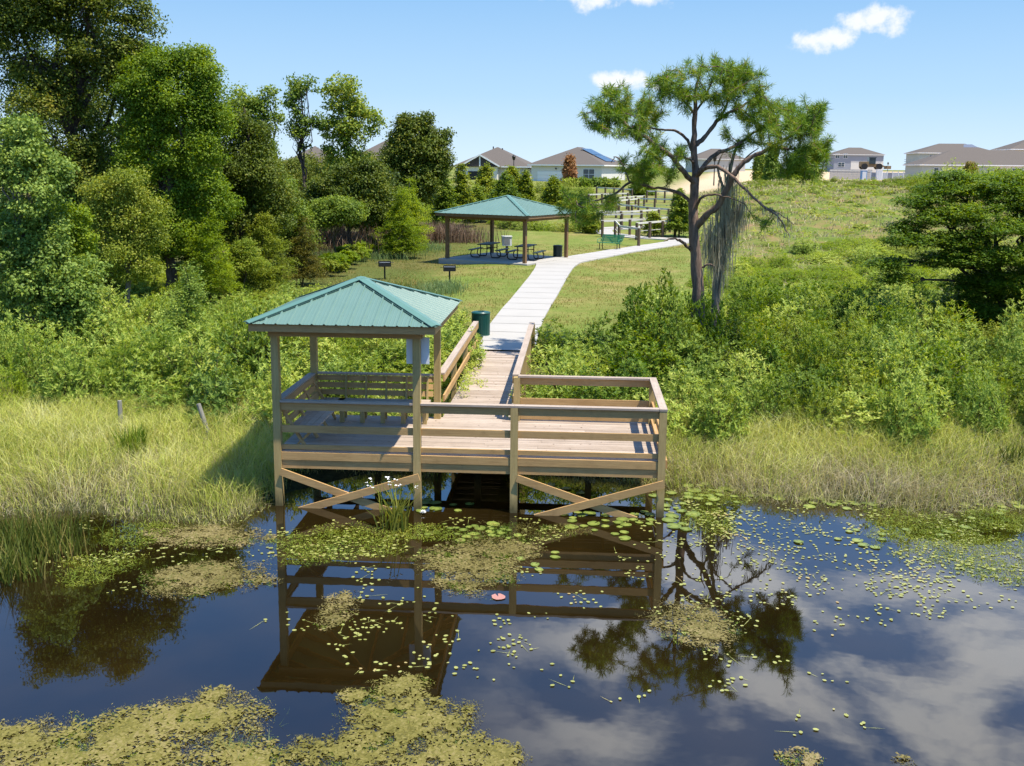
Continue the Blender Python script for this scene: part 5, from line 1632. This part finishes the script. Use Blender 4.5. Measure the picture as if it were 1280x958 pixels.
# right of the boardwalk
def sp_r(x, y):
    front = 4.5 + .25*math.sin(x*1.3)
    back = 10.3 if x < 8.2 else 10.3 + (x-8.2)*2.2
    back = min(back, 18)
    if y < front or y > back: return None
    if x > 5.0 + .0*y and x < 22: return .98 if y < 8 else 1.05
    return None
def put_r(x, y):
    q = rs.random()
    nearline = y < 6.2
    kind = 'light' if (q < .72 if nearline else q < .5) else ('dark' if q < .9 else 'olive')
    if x < 8.5 and y > 6: kind = 'dark' if q < .45 else ('light' if q < .75 else 'deep')
    elif rs.random() < .16: kind = 'deep'  # deep leaf colour mixed in to paint the thicket's dark, shaded gaps
    s = rs.uniform(.75, 1.2); sz = rs.uniform(.75, 1.3)
    if x < 7.0 and y > 7: sz *= .8
    lab = {'light': 'light green leafy shrub crowded into the thicket right of the boardwalk', 'dark': 'darker leafy shrub crowded into the thicket right of the boardwalk', 'olive': 'olive fine-leaved shrub crowded into the thicket right of the boardwalk', 'deep': 'deep green shrub coloured for a shaded gap in the thicket right of the boardwalk'}[kind]
    place_shrub(kind, x, y, s, sz, lab, {'light': 'light shrubs of the right thicket', 'dark': 'dark shrubs of the right thicket', 'olive': 'olive shrubs of the right thicket', 'deep': 'deep green shrubs of the right thicket'}[kind])
scatter((5.0, 20, 4.3, 18), sp_r, 4200, put_r)
# the taller clump in front of the pine
for (px, py, Yc, s, sz, kind) in ((800, 430, 10.4, .95, 1.75, 'deep'), (830, 430, 10.6, 1.1, 1.95, 'dark'), (858, 435, 10.2, .95, 1.75, 'deep'), (815, 440, 9.6, .9, 1.4, 'deep'), (848, 440, 9.4, .9, 1.45, 'dark'), (876, 440, 10.0, .7, 1.5, 'deep'), (742, 430, 10.2, .8, .95, 'deep')):
    p = at(px, py, Yc)
    place_shrub(kind, p[0], Yc, s, sz, 'tall leafy shrub in the dark clump at the foot of the pine', 'tall shrubs at the foot of the pine')
# brighter low growth climbing the right slope
def sp_h(x, y):
    if x < 10.4 + .02*(y-14): return None
    if y > 17 + (x-10)*2.0 + 8 or y > 48: return None
    if x > 12 + .36*y + 3: return None
    return 1.15 + .012*y
def put_h(x, y):
    q = rs.random()
    kind = 'fine' if q < .62 else ('light' if q < .85 else 'olive')
    lab = {'fine': 'low bright yellow-green feathery shrub on the right slope', 'light': 'low leafy shrub on the right slope', 'olive': 'low olive shrub on the right slope'}[kind]
    place_shrub(kind, x, y, rs.uniform(.9, 1.35), rs.uniform(.38, .85), lab, {'fine': 'feathery shrubs of the right slope', 'light': 'leafy shrubs of the right slope', 'olive': 'olive shrubs of the right slope'}[kind])
scatter((10, 33, 14, 48), sp_h, 3000, put_h)
# scattered tussocks on the bare hill
def sp_t(x, y):
    if x < 9 + .13*y or x > 14 + .44*y: return None
    return 2.1 if vn(np.array([x*.12]), np.array([y*.12]))[0] > .45 else 4.5
def put_t(x, y):
    k_ = 'olive' if rs.random() < .5 else 'fine'
    nm = {'olive': 'small olive', 'fine': 'small yellow-green'}[k_]
    place_shrub(k_, x, y, rs.uniform(.45, 1.1), rs.uniform(.18, .42), nm + ' tussock of weeds on the bare brown hillside', nm + ' tussocks on the hillside')
scatter((12, 58, 40, 100), sp_t, 2600, put_t)
for q in range(34):
    px, Yc = rs.uniform(925, 1150), rs.uniform(86, 97)
    p = at(px, 225, Yc); k_ = 'olive' if q % 2 else 'fine'
    nm = {'olive': 'small olive', 'fine': 'small yellow-green'}[k_]
    place_shrub(k_, p[0], Yc, rs.uniform(.6, 1.3), rs.uniform(.25, .7), nm + ' tussock of weeds on the bare brown hillside', nm + ' tussocks on the hillside')
# rough olive growth on the far slope between the pavilion and the houses
for q in range(46):
    px, Yc = rs.uniform(535, 735), rs.uniform(56, 108)
    p = at(px, 250, Yc)
    kind = ['olive', 'fine', 'olive', 'dark'][q % 4]
    place_shrub(kind, p[0], Yc, rs.uniform(1.0, 2.0), rs.uniform(.6, 1.5), 'scrubby bush on the slope between the picnic pavilion and the houses', 'bushes below the houses')
# along the crest below the long house
for q in range(26):
    px = 1150 + q*5.6 + rs.uniform(-4, 4); Yc = rs.uniform(78, 95)
    p = at(px, 225, Yc)
    kind = ['fine', 'olive', 'fine', 'light'][q % 4]
    place_shrub(kind, p[0], Yc, rs.uniform(1.6, 2.6), rs.uniform(1.0, 1.9), 'scrubby bush on the hill crest in front of the long house', 'bushes on the hill crest')

# left of the deck and behind it
def sp_l(x, y):
    if y < 5.0 + .7*math.sin(x*.9) + .35*math.sin(x*2.3) and x < -.3: return None
    if x > -.3 and (x > 2.15 or y < 4.2): return None
    if y > 11.5 and x > 2.0 - (y-11.5)*.52: return None
    if y > 18 and x > 2.0 - (y-11.5)*.52 - 2.6: return None
    lim = -7.5 - .5*(y-5)
    if x < lim - 1.5: return None
    return .98 + .02*max(0, y-8)
def put_l(x, y):
    q = rs.random()
    if y > 13:
        kind = 'fine' if q < .45 else ('light' if q < .7 else ('olive' if q < .9 else 'blue'))
        s, sz = rs.uniform(.8, 1.2), rs.uniform(.45, .95)
    else:
        kind = 'light' if q < .62 else ('dark' if q < .74 else ('blue' if q < .84 else 'fine'))
        s, sz = rs.uniform(.8, 1.25), rs.uniform(.85, 1.4)
    if x > -.5:
        kind = 'light' if q < .75 else 'dark'; sz = rs.uniform(.75, 1.1)
        lab = {'light': 'light leafy shrub of the thicket seen through the roofed deck corner', 'dark': 'dark leafy shrub of the thicket behind the roofed deck corner'}[kind]
        grp = {'light': 'light shrubs behind the deck', 'dark': 'dark shrubs behind the deck'}[kind]
    else:
        nm = {'light': 'light green leafy', 'dark': 'dark green leafy', 'blue': 'blue-green leafy', 'fine': 'yellow-green feathery', 'olive': 'olive'}[kind]
        where = 'in the marsh thicket left of the deck' if y <= 13 else 'in the wild meadow below the wood'
        lab = nm + ' shrub ' + where; grp = nm + ' shrubs ' + where
    place_shrub(kind, x, y, s, sz, lab, grp)
scatter((-22, 2.2, 4.2, 31), sp_l, 8000, put_l)
# a few that stand out
for (px, py, Yc, s, sz, kind, lab) in ((205, 520, 6.2, 1.05, 1.35, 'light', 'rounded pale shrub between the two old marsh posts'), (310, 490, 6.8, 1.1, 1.75, 'dark', 'dark shrub in the shade just left of the deck roof post'), (345, 480, 7.5, 1.0, 1.7, 'dark', 'dark shrub showing under the left corner of the deck roof')):
    p = at(px, py, Yc); place_shrub(kind, p[0], Yc, s, sz, lab, None)
for lst in protos.values():
    for o in lst:
        if id(o) not in used:
            bpy.data.objects.remove(o)

# ------------------------------------------------------------------ grass along the bank, on the lawn and the slope
rgss = R_(200)
def shore(x):
    left = -1.0 + .35*np.sin(x*1.3) + .25*np.sin(x*3.1)
    right = .55 + .4*np.sin(x*.9) + .3*np.sin(x*2.3 + 1)
    mid = 2.0 + .5*np.sin(x*1.4) + .2*np.sin(x*4.0)
    w = _sm((x - 7.2)/.9); w2 = 1 - _sm((x + .6)/1.0)
    return left*w2 + right*w + mid*(1 - w)*(1 - w2)
n = 210000
x = rgss.uniform(-13, 21, n); y = rgss.uniform(-2, 6.8, n)
sh = shore(x)
keep = (y > sh - .6*rgss.random(n)**2) & (y < 5.6 + .7*rgss.random(n)) & ~((x > -.2) & (x < 7.55) & (y < 1.7)) & ~((x > 2.7) & (x < 4.5) & (y < 12))
keep &= rgss.random(n) < (.35 + 1.0*vn(x*.8, y*.8))
x, y, sh = x[keep], y[keep], sh[keep]
ang = rgss.normal(size=(len(x), 2))*.05
P = np.column_stack([x + ang[:, 0], y + ang[:, 1], np.maximum(h(x, y), -.12) - .03])
d = y - sh
patch = vn(x*.45 + 20, y*.7)
hgt = (.20 + .42*_sm(d/1.6))*(.55 + .9*patch)*rgss.uniform(.6, 1.25, len(x))
straw = (rgss.random(len(x)) < np.clip(.75 - .22*d + .9*(vn(x*.5 + 40, y*.5) - .5) + .36*(x > 7), .12, .9))
g = Geo()
wx_ = (vn(P[:, 0]*.6 + 9, P[:, 1]*.6) - .5)*2.4; wy_ = (vn(P[:, 0]*.6 + 31, P[:, 1]*.6 + 5) - .6)*2.0
aim = np.column_stack([wx_, wy_, 0*wx_])
blades(g, rgss, P[~straw], hgt[~straw], .75, .0105, 0, .9, aim[~straw])
blades(g, rgss, P[straw], hgt[straw]*.85, .95, .0095, 1, .9, aim[straw])
tag(build('bank_grass', g, [M['grass_bank'], M['grass_straw']]), kind='stuff')

n = 70000
x = rgss.uniform(-9, 14, n); y = 11 + 38*rgss.random(n)**1.5
left_ok = x > 1.6 - np.maximum(0, y - 12)*.50
right_ok = x < 8.4 + .09*y
mk = left_ok & right_ok
def dist_line(x, y, pts):
    d = np.full(len(x), 1e9)
    for a, b in zip(pts[:-1], pts[1:]):
        a, b = np.array(a[:2], float), np.array(b[:2], float)
        t_ = np.clip(((x-a[0])*(b-a)[0] + (y-a[1])*(b-a)[1])/np.dot(b-a, b-a), 0, 1)
        d = np.minimum(d, np.hypot(x-a[0]-t_*(b-a)[0], y-a[1]-t_*(b-a)[1]))
    return d
mk &= dist_line(x, y, path_main) > .84
mk &= dist_line(x, y, pb) > .92
q = np.column_stack([x, y]) - pf
lx, ly = q@ex, q@ey
mk &= ~((lx > -.4) & (lx < PLX+.4) & (ly > -.4) & (ly < PLY+.4))
mk &= rgss.random(n) < 2.2*(vn(x*.7, y*.7 + 9) - .25)
x, y = x[mk], y[mk]
P = np.column_stack([x, y, h(x, y) - .01])
g = Geo()
blades(g, rgss, P, rgss.uniform(.04, .12, len(x))*(.6 + .9*vn(x*.5 + 3, y*.5)), .8, .02)
# longer rough grass on the hill
n = 90000
x = rgss.uniform(8, 60, n); y = 24 + 76*rgss.random(n)
mk = (x > 8.5 + .1*y) & (x < 12 + .50*y)
mk &= rgss.random(n) < 4*(vn(x*.5, y*.3) - .47)
x, y = x[mk], y[mk]
P2 = np.column_stack([x, y, h(x, y) - .02])
N2 = unit(np.array([0, -.25, 1.0]) + rgss.normal(size=P2.shape)*.45)
P2[:, 2] += rgss.uniform(0, .25, len(x))
leaf_quads(g, P2, np.cross(N2, rgss.normal(size=P2.shape)), N2, rgss.uniform(.2, .5, len(x)), .05 + .0012*y, 1)
n = 85000
x = rgss.uniform(8, 60, n); y = 24 + 76*rgss.random(n)
mk = (x > 8.5 + .1*y) & (x < 12 + .50*y) & (rgss.random(n) < 3*(vn(x*.9 + 50, y*.6) - .38))
x, y = x[mk], y[mk]
P4 = np.column_stack([x, y, h(x, y) - .02])
blades(g, rgss, P4, rgss.uniform(.10, .34, len(x)), .9, .012 + .0010*y, 2)
tag(build('lawn_grass', g, [M['grass_lawn'], M['leaf_olive'], M['grass_straw']]), kind='stuff')
# weeds low in the thickets
n = 42000
x = rgss.uniform(-15, 22, n); y = 5 + 20*rgss.random(n)
mk = ((x < 2.1 - np.maximum(0, y-11)*.5) & (x > -6 - .42*y)) | ((x > 5.0) & (y < np.where(x < 8.2, 11.2, 30)) & (x < 12 + .4*y))
x, y = x[mk], y[mk]
g = Geo()
P3 = np.column_stack([x, y, h(x, y) + rgss.uniform(.0, .45, len(x))*vn(x*.8, y*.8)])
N3 = unit(np.array([0, 0, 1.0]) + rgss.normal(size=P3.shape)*.6)
leaf_quads(g, P3, np.cross(N3, rgss.normal(size=P3.shape)), N3, .13, .06)
tag(build('undergrowth', g, M['leaf_shrub']), kind='stuff')

# creeper over the left edge of the boardwalk, leaves blown onto the boards
g = Geo(); rc = R_(44)
C = np.column_stack([2.86 + .22*rc.random(60)**1.5, rc.choice([5.2, 6.0, 7.0, 7.6, 8.3, 9.0, 9.8], 60) + rc.normal(size=60)*.35, DZ + rc.uniform(.0, .35, 60)])
C = np.concatenate([C, np.column_stack([3.2 + rc.normal(size=8)*.12, 6.4 + rc.normal(size=8)*.2, DZ + .02 + 0*rc.random(8)]), np.column_stack([4.28 + rc.normal(size=10)*.05, 3.6 + rc.normal(size=10)*.4, DZ + rc.uniform(0, .3, 10)])])
cloud_leaves(g, rc, C, .13, 16, .075, .035, 0, .6, .4, .9, .7)
c0 = np.array([2.9, 7.0, DZ]); o = build('creeper', g, M['leaf_shrub'], None, c0); o.location = c0
tag(o, 'green creeper growing over the left edge of the boardwalk', 'creeper')
g = Geo(); n = 160
P = np.column_stack([rc.uniform(.2, 7.2, n), rc.uniform(.2, 2.6, n), DZ + .008 + .006*rc.random(n)])
P[90:, 0] = rc.uniform(2.9, 4.3, n-90); P[90:, 1] = rc.uniform(2.9, 10.8, n-90)
N = unit(np.array([0, 0, 1.0]) + rc.normal(size=P.shape)*.15)
leaf_quads(g, P, np.cross(N, rc.normal(size=P.shape)), N, .05*rc.uniform(.5, 1.3, n), .022)
tag(build('leaf_litter', g, M['leaf_dry']), kind='stuff')

# ------------------------------------------------------------------ reed clumps and water plants
def clump(name, px, py, n, hgt, spread, mat, label, width=.02, lean=.3, world=None, cat='reeds'):
    p0 = on_water(px, py) if world is None else np.array(world)
    p0[2] = max(float(h(p0[0], p0[1])), -.25)
    g = Geo()
    P = p0 + rgss.normal(size=(n, 3))*np.array([spread[0], spread[1], 0]); P[:, 2] = np.maximum(h(P[:, 0], P[:, 1]), -.25) - .03
    blades(g, rgss, P, hgt*rgss.uniform(.5, 1.15, n), lean, width)
    o = build(name, g, mat, None, p0); o.location = p0
    return tag(o, label, cat)
clump('reed_clump', 40, 690, 700, .95, (.42, .26), M['reed'], 'dark upright reed clump at the left edge of the pond', .024, .3)
clump('reed_clump', 8, 720, 260, .85, (.3, .2), M['reed'], 'reed clump cut by the left edge of the picture', .024, .35)
clump('reed_clump', 168, 565, 90, .75, (.16, .12), M['leaf_dark'], 'broad-leaved dark marsh plant near the upright old post', .05, .3, on_ground(168, 572))
clump('reed_clump', 1262, 585, 70, .7, (.2, .1), M['reed'], 'dark reed tuft in the bank grass at the right edge', .03, .3, on_ground(1265, 590))
clump('reed_clump', 330, 540, 90, .6, (.12, .10), M['leaf_lime'], 'yellow-green broad blades beside the left deck post', .04, .35, on_ground(300, 545))
clump('pale_grass_clump', 295, 935, 130, .42, (.18, .10), M['grass_pale'], 'pale grass blades growing out of the left foreground weed', .012, .5, on_water(285, 935), 'grass clump')
clump('pale_grass_clump', 345, 905, 60, .35, (.1, .06), M['grass_pale'], 'thin pale grass leaning over open water in the foreground', .010, 1.0, on_water(335, 905), 'grass clump')
# arrowhead clump with flower stalks in front of the deck
p0 = on_water(494, 661); p0[2] = -.1
ar = empty('arrowhead_plant', tuple(p0), 0, 'clump of strap leaves with white flower stalks in front of the deck brace', 'water plant')
g = Geo(); n = 64
P = p0 + rgss.normal(size=(n, 3))*np.array([.13, .09, 0])
blades(g, rgss, P, .86*rgss.uniform(.55, 1.15, n), .55, .035, 0, .4)
build('leaf_blades', g, leaf_mat('strap_leaves', [(0, (.08, .12, .02)), (.5, (.17, .2, .03)), (1, (.28, .28, .05))], .4), ar, p0)
for q, (dx, dz, lx_) in enumerate(((.05, 1.02, -.10), (-.02, 1.0, -.02), (-.2, .98, -.45), (.35, .98, .42))):
    pts = spline([p0 + (dx*.3, 0, 0), p0 + (lx_*.4, -.02, dz*.6), p0 + (lx_, -.05, dz)], 6)
    st = part('flower_stalk', M['leaf_olive'], lambda g: g.tube(pts, [.007]*len(pts), 5), ar, p0)
    g = Geo()
    for _ in range(7 if q < 3 else 3):
        c = pts[-1] + rgss.normal(size=3)*np.array([.05, .05, .06])
        a_ = rgss.uniform(0, 6.28, 4)
        D = np.stack([np.cos(a_), np.sin(a_), .4+0*a_], 1)
        leaf_quads(g, np.repeat(c[None], 4, 0), D, np.tile([0, 0, 1.0], (4, 1)) + D*.1, .035, .03)
    build('petals', g, M['petal'], st, p0)

# floating weed mats
def mat_patch(label, ells, mat, seed, dens=1500, thin=0.0, L=.055, W=.014, tall=.05, sheet=True):
    rg = R_(seed); E = []
    for (px, py, rx, ry) in ells:
        c = on_water(px, py); k_ = abs(on_water(px+10, py)[0]-c[0])/10
        E.append((c[0], c[1], rx*k_, (on_water(px, py-ry)[1]-on_water(px, py+ry)[1])/2))
    x0 = min(e[0]-e[2] for e in E)-.3; x1 = max(e[0]+e[2] for e in E)+.3
    y0 = min(e[1]-e[3] for e in E)-.3; y1 = max(e[1]+e[3] for e in E)+.3
    v1, v2 = VNoise(seed), VNoise(seed+1)
    def field(x, y):
        f = np.full(np.shape(x), -9.0)
        for cx, cy, rx, ry in E:
            f = np.maximum(f, 1 - ((x-cx)/rx)**2 - ((y-cy)/ry)**2)
        return f + 1.5*(v1(x*2.2, y*2.2) - .5) + .9*(v2(x*9, y*9, 3) - .5)
    c0 = np.array([E[0][0], E[0][1], 0.0])
    g = Geo()
    L, W, dens = L*.75, W*.6, dens*2.2
    if sheet:
        st = .024
        xs_, ys_ = np.arange(x0, x1, st), np.arange(y0, y1, st)
        GX_, GY_ = np.meshgrid(xs_, ys_)
        JX = GX_ + rg.normal(size=GX_.shape)*.01; JY = GY_ + rg.normal(size=GX_.shape)*.01
        Z = .006 + .022*v2(GX_*11, GY_*11, 2) + rg.random(GX_.shape)*.012
        F = field(GX_, GY_)
        i, j = np.meshgrid(np.arange(len(ys_)-1), np.arange(len(xs_)-1), indexing='ij')
        ok = (F[:-1, :-1] > .15 + thin + rg.random(i.shape)**1.5*.9)
        ok &= v1(GX_[:-1, :-1]*5 + 11, GY_[:-1, :-1]*5) > .30 + .12*rg.random(i.shape)
        k = (i*len(xs_) + j)[ok]; nx_ = len(xs_)
        q4 = np.stack([k, k+1, k+nx_+1, k+nx_], 1)
        V = np.stack([JX.ravel(), JY.ravel(), Z.ravel()], 1)
        VV = V[q4.ravel()].reshape(-1, 4, 3)
        g.add(VV.reshape(-1, 3), np.arange(len(VV)*4).reshape(-1, 4), 0)
    n = int(dens*(x1-x0)*(y1-y0))
    x, y = rg.uniform(x0, x1, n), rg.uniform(y0, y1, n)
    ok = field(x, y) > -.12 + thin + rg.random(n)*.8
    x, y = x[ok], y[ok]
    P = np.column_stack([x, y, .008 + 0*x])
    D = unit(rg.normal(size=P.shape)*np.array([1, 1, .35]) + np.array([0, 0, .25])); D[:, 2] = abs(D[:, 2])*tall/.05
    dk = v1(x*3.1 + 9, y*3.1 + 4) + rg.normal(size=len(x))*.05 < .38      # darker, greener weed showing in patches
    for sel, mi in ((~dk, 0), (dk, 1)):
        q = int(sel.sum())
        if q:
            leaf_quads(g, P[sel], D[sel], np.array([0, 0, 1.0]) + rg.normal(size=(q, 3))*.4, L*rg.uniform(.5, 1.4, q), W*rg.uniform(.6, 1.4, q), mi)
    o = build('floating_weed_mat', g, [mat, M['leaf_dark']], None, c0); o.location = c0
    return tag(o, label, 'weed mat', 'mats of floating weed')
mat_patch('broad mat of floating weed filling the lower left foreground', [(90, 945, 210, 62), (250, 905, 90, 46), (300, 950, 70, 40), (270, 872, 26, 14), (30, 930, 60, 34), (170, 920, 100, 40)], M['mat_green'], 301, 2600, .0, .04, .010)
mat_patch('pointed mat of floating weed in the middle of the foreground', [(500, 905, 95, 50), (560, 945, 105, 34), (430, 945, 90, 34), (505, 862, 40, 18), (440, 872, 22, 12), (620, 950, 50, 20)], M['mat_green'], 303, 2600, .0, .04, .010)
mat_patch('narrow oval weed mat nearest the left bank', [(258, 670, 82, 16)], M['mat'], 305, 1400)
mat_patch('oval tan weed mat in the blue water on the left', [(262, 722, 82, 25), (230, 738, 50, 14)], M['mat'], 307, 1500)
mat_patch('tan weed mat in front of the middle of the deck', [(592, 706, 72, 34), (640, 690, 40, 14)], M['mat'], 309, 1600)
mat_patch('tan weed mat under the reflection of the pine', [(868, 780, 62, 34)], M['mat'], 311, 1600, .05)
mat_patch('wispy small weed mat inside the reflected roof', [(420, 764, 30, 26)], M['mat'], 313, 1300, .2)
mat_patch('brownish weed along the left bank beside the reed clump', [(120, 705, 60, 22), (170, 670, 60, 20), (105, 725, 40, 12)], M['leaf_olive'], 315, 700, .15, .09, .014, .05, False)
mat_patch('dark leafy weed in the shade along the deck front', [(430, 678, 95, 24), (520, 668, 60, 14), (380, 695, 45, 14)], M['leaf_olive'], 317, 800, .1, .07, .016, .05, False)
mat_patch('green weed fringe around the lily pads before the middle deck post', [(640, 668, 70, 16), (700, 664, 40, 10)], M['mat_green'], 319, 900, .1, .06, .014, .05, False)
mat_patch('olive weed bed off the right bank', [(1190, 680, 110, 34), (1140, 650, 60, 20), (1240, 715, 50, 22), (1255, 650, 50, 20)], M['leaf_olive'], 321, 750, .15, .08, .016, .05, False)
mat_patch('thin weed at the corner of the deck and right bank', [(880, 650, 40, 22), (900, 620, 50, 14)], M['leaf_olive'], 323, 600, .15, .08, .014, .05, False)
mat_patch('small weed tip at the bottom edge of the picture, below the cloud reflection', [(1000, 950, 30, 12)], M['mat'], 325, 1500, .0)
mat_patch('tiny weed tip at the bottom edge, right of its twin', [(1128, 952, 16, 10)], M['mat'], 327, 1500, .0)

# lily pads and small floating leaves
rl = R_(400)
def pad_mesh(n, notch, seed, mat, lift=.0):
    rg = R_(seed); g = Geo()
    a = np.linspace(notch, 2*np.pi-notch, n)
    rr = 1 + .04*rg.normal(size=n)
    ring = np.stack([np.cos(a)*rr, np.sin(a)*rr, lift*(.5 + rg.random(n))], 1)
    mid = np.stack([np.cos(a)*.55, np.sin(a)*.55, 0*a + lift*.15], 1)
    V = np.concatenate([[[.08, 0, 0]], mid, ring])
    i = np.arange(n-1)
    g.add(V, np.stack([0*i, 1+i, 2+i], 1), 0, True)
    g.add(V, np.stack([1+i, 1+n+i, 2+n+i, 2+i], 1), 0, True)
    o = build('lily_pad', g, mat); me = o.data
    bpy.data.objects.remove(o)
    return me
big_pads = [pad_mesh(18, .16, s, M['pad'], .10) for s in range(5)]
small_pads = [pad_mesh(9, .05, 10+s, M['pad_small'], .08) for s in range(4)]
PADS = [((765, 656), (58, 12), 26, (.10, .17)), ((838, 640), (28, 16), 16, (.10, .17)), ((880, 618), (38, 10), 18, (.10, .16)), ((1010, 612), (48, 9), 20, (.10, .17)), ((1060, 622), (40, 9), 16, (.1, .16)), ((1120, 612), (50, 12), 22, (.09, .16)), ((1255, 628), (28, 9), 10, (.1, .17)), ((600, 664), (42, 11), 24, (.07, .13)), ((685, 700), (26, 10), 5, (.09, .12)), ((560, 634), (40, 9), 10, (.1, .15)), ((1075, 672), (55, 14), 9, (.09, .14)), ((1200, 660), (40, 14), 6, (.08, .13)), ((460, 632), (40, 5), 3, (.08, .12)), ((700, 612), (45, 6), 5, (.1, .14))]
WHERE = {0: 'under the right deck brace', 1: 'at the right corner post of the deck', 2: 'in the bank grass right of the deck', 3: 'along the right bank in blue water', 4: 'along the right bank in blue water', 5: 'by the straw grass of the right bank', 6: 'at the right edge of the pond', 7: 'before the middle deck post', 8: 'right of the tan weed mat', 9: 'in the shade below the deck', 10: 'loose on the blue water at the right', 11: 'over the olive weed bed', 12: 'in the shade below the left brace', 13: 'in the shade below the right brace'}
taken = []
for gi, ((cx, cy), (rx, ry), n, (r0, r1)) in enumerate(PADS):
    k_ = 0; tries = 0
    while k_ < n and tries < 400:
        tries += 1
        u = rl.normal(size=2)*.55
        p = on_water(cx + u[0]*rx, cy + u[1]*ry); r_ = rl.uniform(r0, r1)*rl.uniform(.6, 1.0)
        if any(math.hypot(p[0]-a, p[1]-b) < (r_+c)*.82 for a, b, c in taken): continue
        if h(p[0], p[1]) > .02: continue
        taken.append((p[0], p[1], r_)); k_ += 1
        o = bpy.data.objects.new('lily_pad', big_pads[rl.integers(5)]); COL.objects.link(o)
        o.location = (p[0], p[1], .010 + .006*rl.random()); o.scale = (r_, r_*rl.uniform(.85, 1), r_*.5)
        o.rotation_euler = (rl.normal()*.03, rl.normal()*.03, rl.uniform(0, 6.28))
        tag(o, 'green lily pad floating ' + WHERE[gi], 'lily pad', 'lily pads ' + WHERE[gi])
p = on_water(623, 747)
g = Geo(); o = bpy.data.objects.new('lily_pad', pad_mesh(18, .2, 77, M['pad_pink'], .05)); COL.objects.link(o)
o.location = (p[0], p[1], .012); o.scale = (.115, .105, .05); o.rotation_euler = (0, 0, 1.9)
tag(o, 'single reddish lily pad alone on the blue water', 'lily pad')
p = on_water(529, 643)
wl_r = empty('water_lily', (p[0], p[1], .02), 0, 'single white water lily flower in the shade by the deck', 'flower')
g = Geo()
for m_, (el, L_) in enumerate(((.25, .075), (.7, .07), (1.1, .055))):
    a_ = np.linspace(0, 2*np.pi, 9)[:-1] + m_*.35
    D = np.stack([np.cos(a_)*math.cos(el), np.sin(a_)*math.cos(el), 0*a_ + math.sin(el)], 1)
    leaf_quads(g, np.zeros((8, 3)) + (0, 0, .01), D, np.tile([0, 0, 1.0], (8, 1)) - D*.2, L_, .034)
build('petals', g, M['petal'], wl_r)
part('flower_heart', M['pad_small'], lambda g: g.cyl(0, 0, .015, .04, .012, 8), wl_r, O0)

SM = []
def small(cx, cy, rx, ry, n, r0, r1, uniform=False):
    cen = [rl.uniform(-1, 1, 2) if uniform else rl.normal(size=2)*.6 for _ in range(max(2, n//6))]
    for _ in range(n):
        u = cen[rl.integers(len(cen))]
        p = on_water(cx + u[0]*rx, cy + u[1]*ry) + np.array([rl.normal()*.13, rl.normal()*.16, 0])
        if h(p[0], p[1]) > .0 or p[1] > 3: continue
        SM.append((p[0], p[1], rl.uniform(r0, r1)))
small(1040, 690, 190, 60, 520, .016, .032)
small(960, 670, 100, 40, 260, .015, .03)
small(1190, 690, 110, 45, 420, .018, .036)
small(1080, 800, 190, 110, 90, .018, .032, True)
small(430, 680, 95, 26, 240, .018, .036)
small(260, 690, 110, 50, 70, .018, .03)
small(120, 700, 80, 30, 90, .018, .034)
small(900, 650, 60, 30, 160, .02, .04)
small(640, 672, 70, 18, 110, .02, .035)
small(1000, 720, 330, 60, 160, .015, .03, True)
for (cx, cy, n) in ((455, 790, 34), (480, 760, 16), (425, 800, 20), (500, 840, 14), (620, 815, 16), (590, 835, 10), (650, 800, 10), (700, 850, 6), (850, 780, 26), (870, 770, 20), (660, 720, 16), (730, 745, 18), (385, 775, 12), (560, 800, 12), (545, 825, 14), (640, 780, 10), (470, 720, 22), (530, 755, 14), (800, 860, 5), (900, 850, 8)):
    small(cx, cy, 26, 13, n, .018, .032)
SM = np.array(SM)
pw = SM[:, 2]*FPX/(SM[:, 1] - CY)
order = np.argsort(-pw)
for i in order[:290]:
    x, y, r_ = SM[i]
    o = bpy.data.objects.new('floating_leaf', small_pads[rl.integers(4)]); COL.objects.link(o)
    o.location = (x, y, .009 + .004*rl.random()); o.scale = (r_*1.15, r_*.85, r_*.5); o.rotation_euler = (0, 0, rl.uniform(0, 6.28))
    where = 'on the open water at the right' if x > 6.2 else ('on the dark water before the deck' if x > 1.5 else 'on the water at the left')
    tag(o, 'small yellow-green oval leaf floating ' + where, 'floating leaf', 'small leaves ' + where)
g = Geo()
rest = SM[order[290:]]
n = len(rest); a_ = np.linspace(0, 2*np.pi, 7)[:-1]
th = rl.uniform(0, 6.28, n)
vx = np.cos(a_)[None]*rest[:, 2:3]*1.15; vy = np.sin(a_)[None]*rest[:, 2:3]*.85
V = np.stack([rest[:, 0:1] + vx*np.cos(th)[:, None] - vy*np.sin(th)[:, None], rest[:, 1:2] + vx*np.sin(th)[:, None] + vy*np.cos(th)[:, None], .009 + 0*vx + .003*rl.random((n, 6))], -1)
g.add(V.reshape(-1, 3), np.arange(n*6).reshape(-1, 6))
# thin stalks trailing at the surface
m_ = 260
s_ = SM[rl.choice(order, m_, replace=False)]
D = unit(np.column_stack([rl.normal(size=(m_, 2)), 0*s_[:, 0]]))
leaf_quads(g, np.column_stack([s_[:, 0], s_[:, 1], .007 + 0*s_[:, 0]]), D, np.tile([0, 0, 1.0], (m_, 1)), rl.uniform(.12, .4, m_), .008)
tag(build('floating_leaves', g, M['pad_small']), kind='stuff')
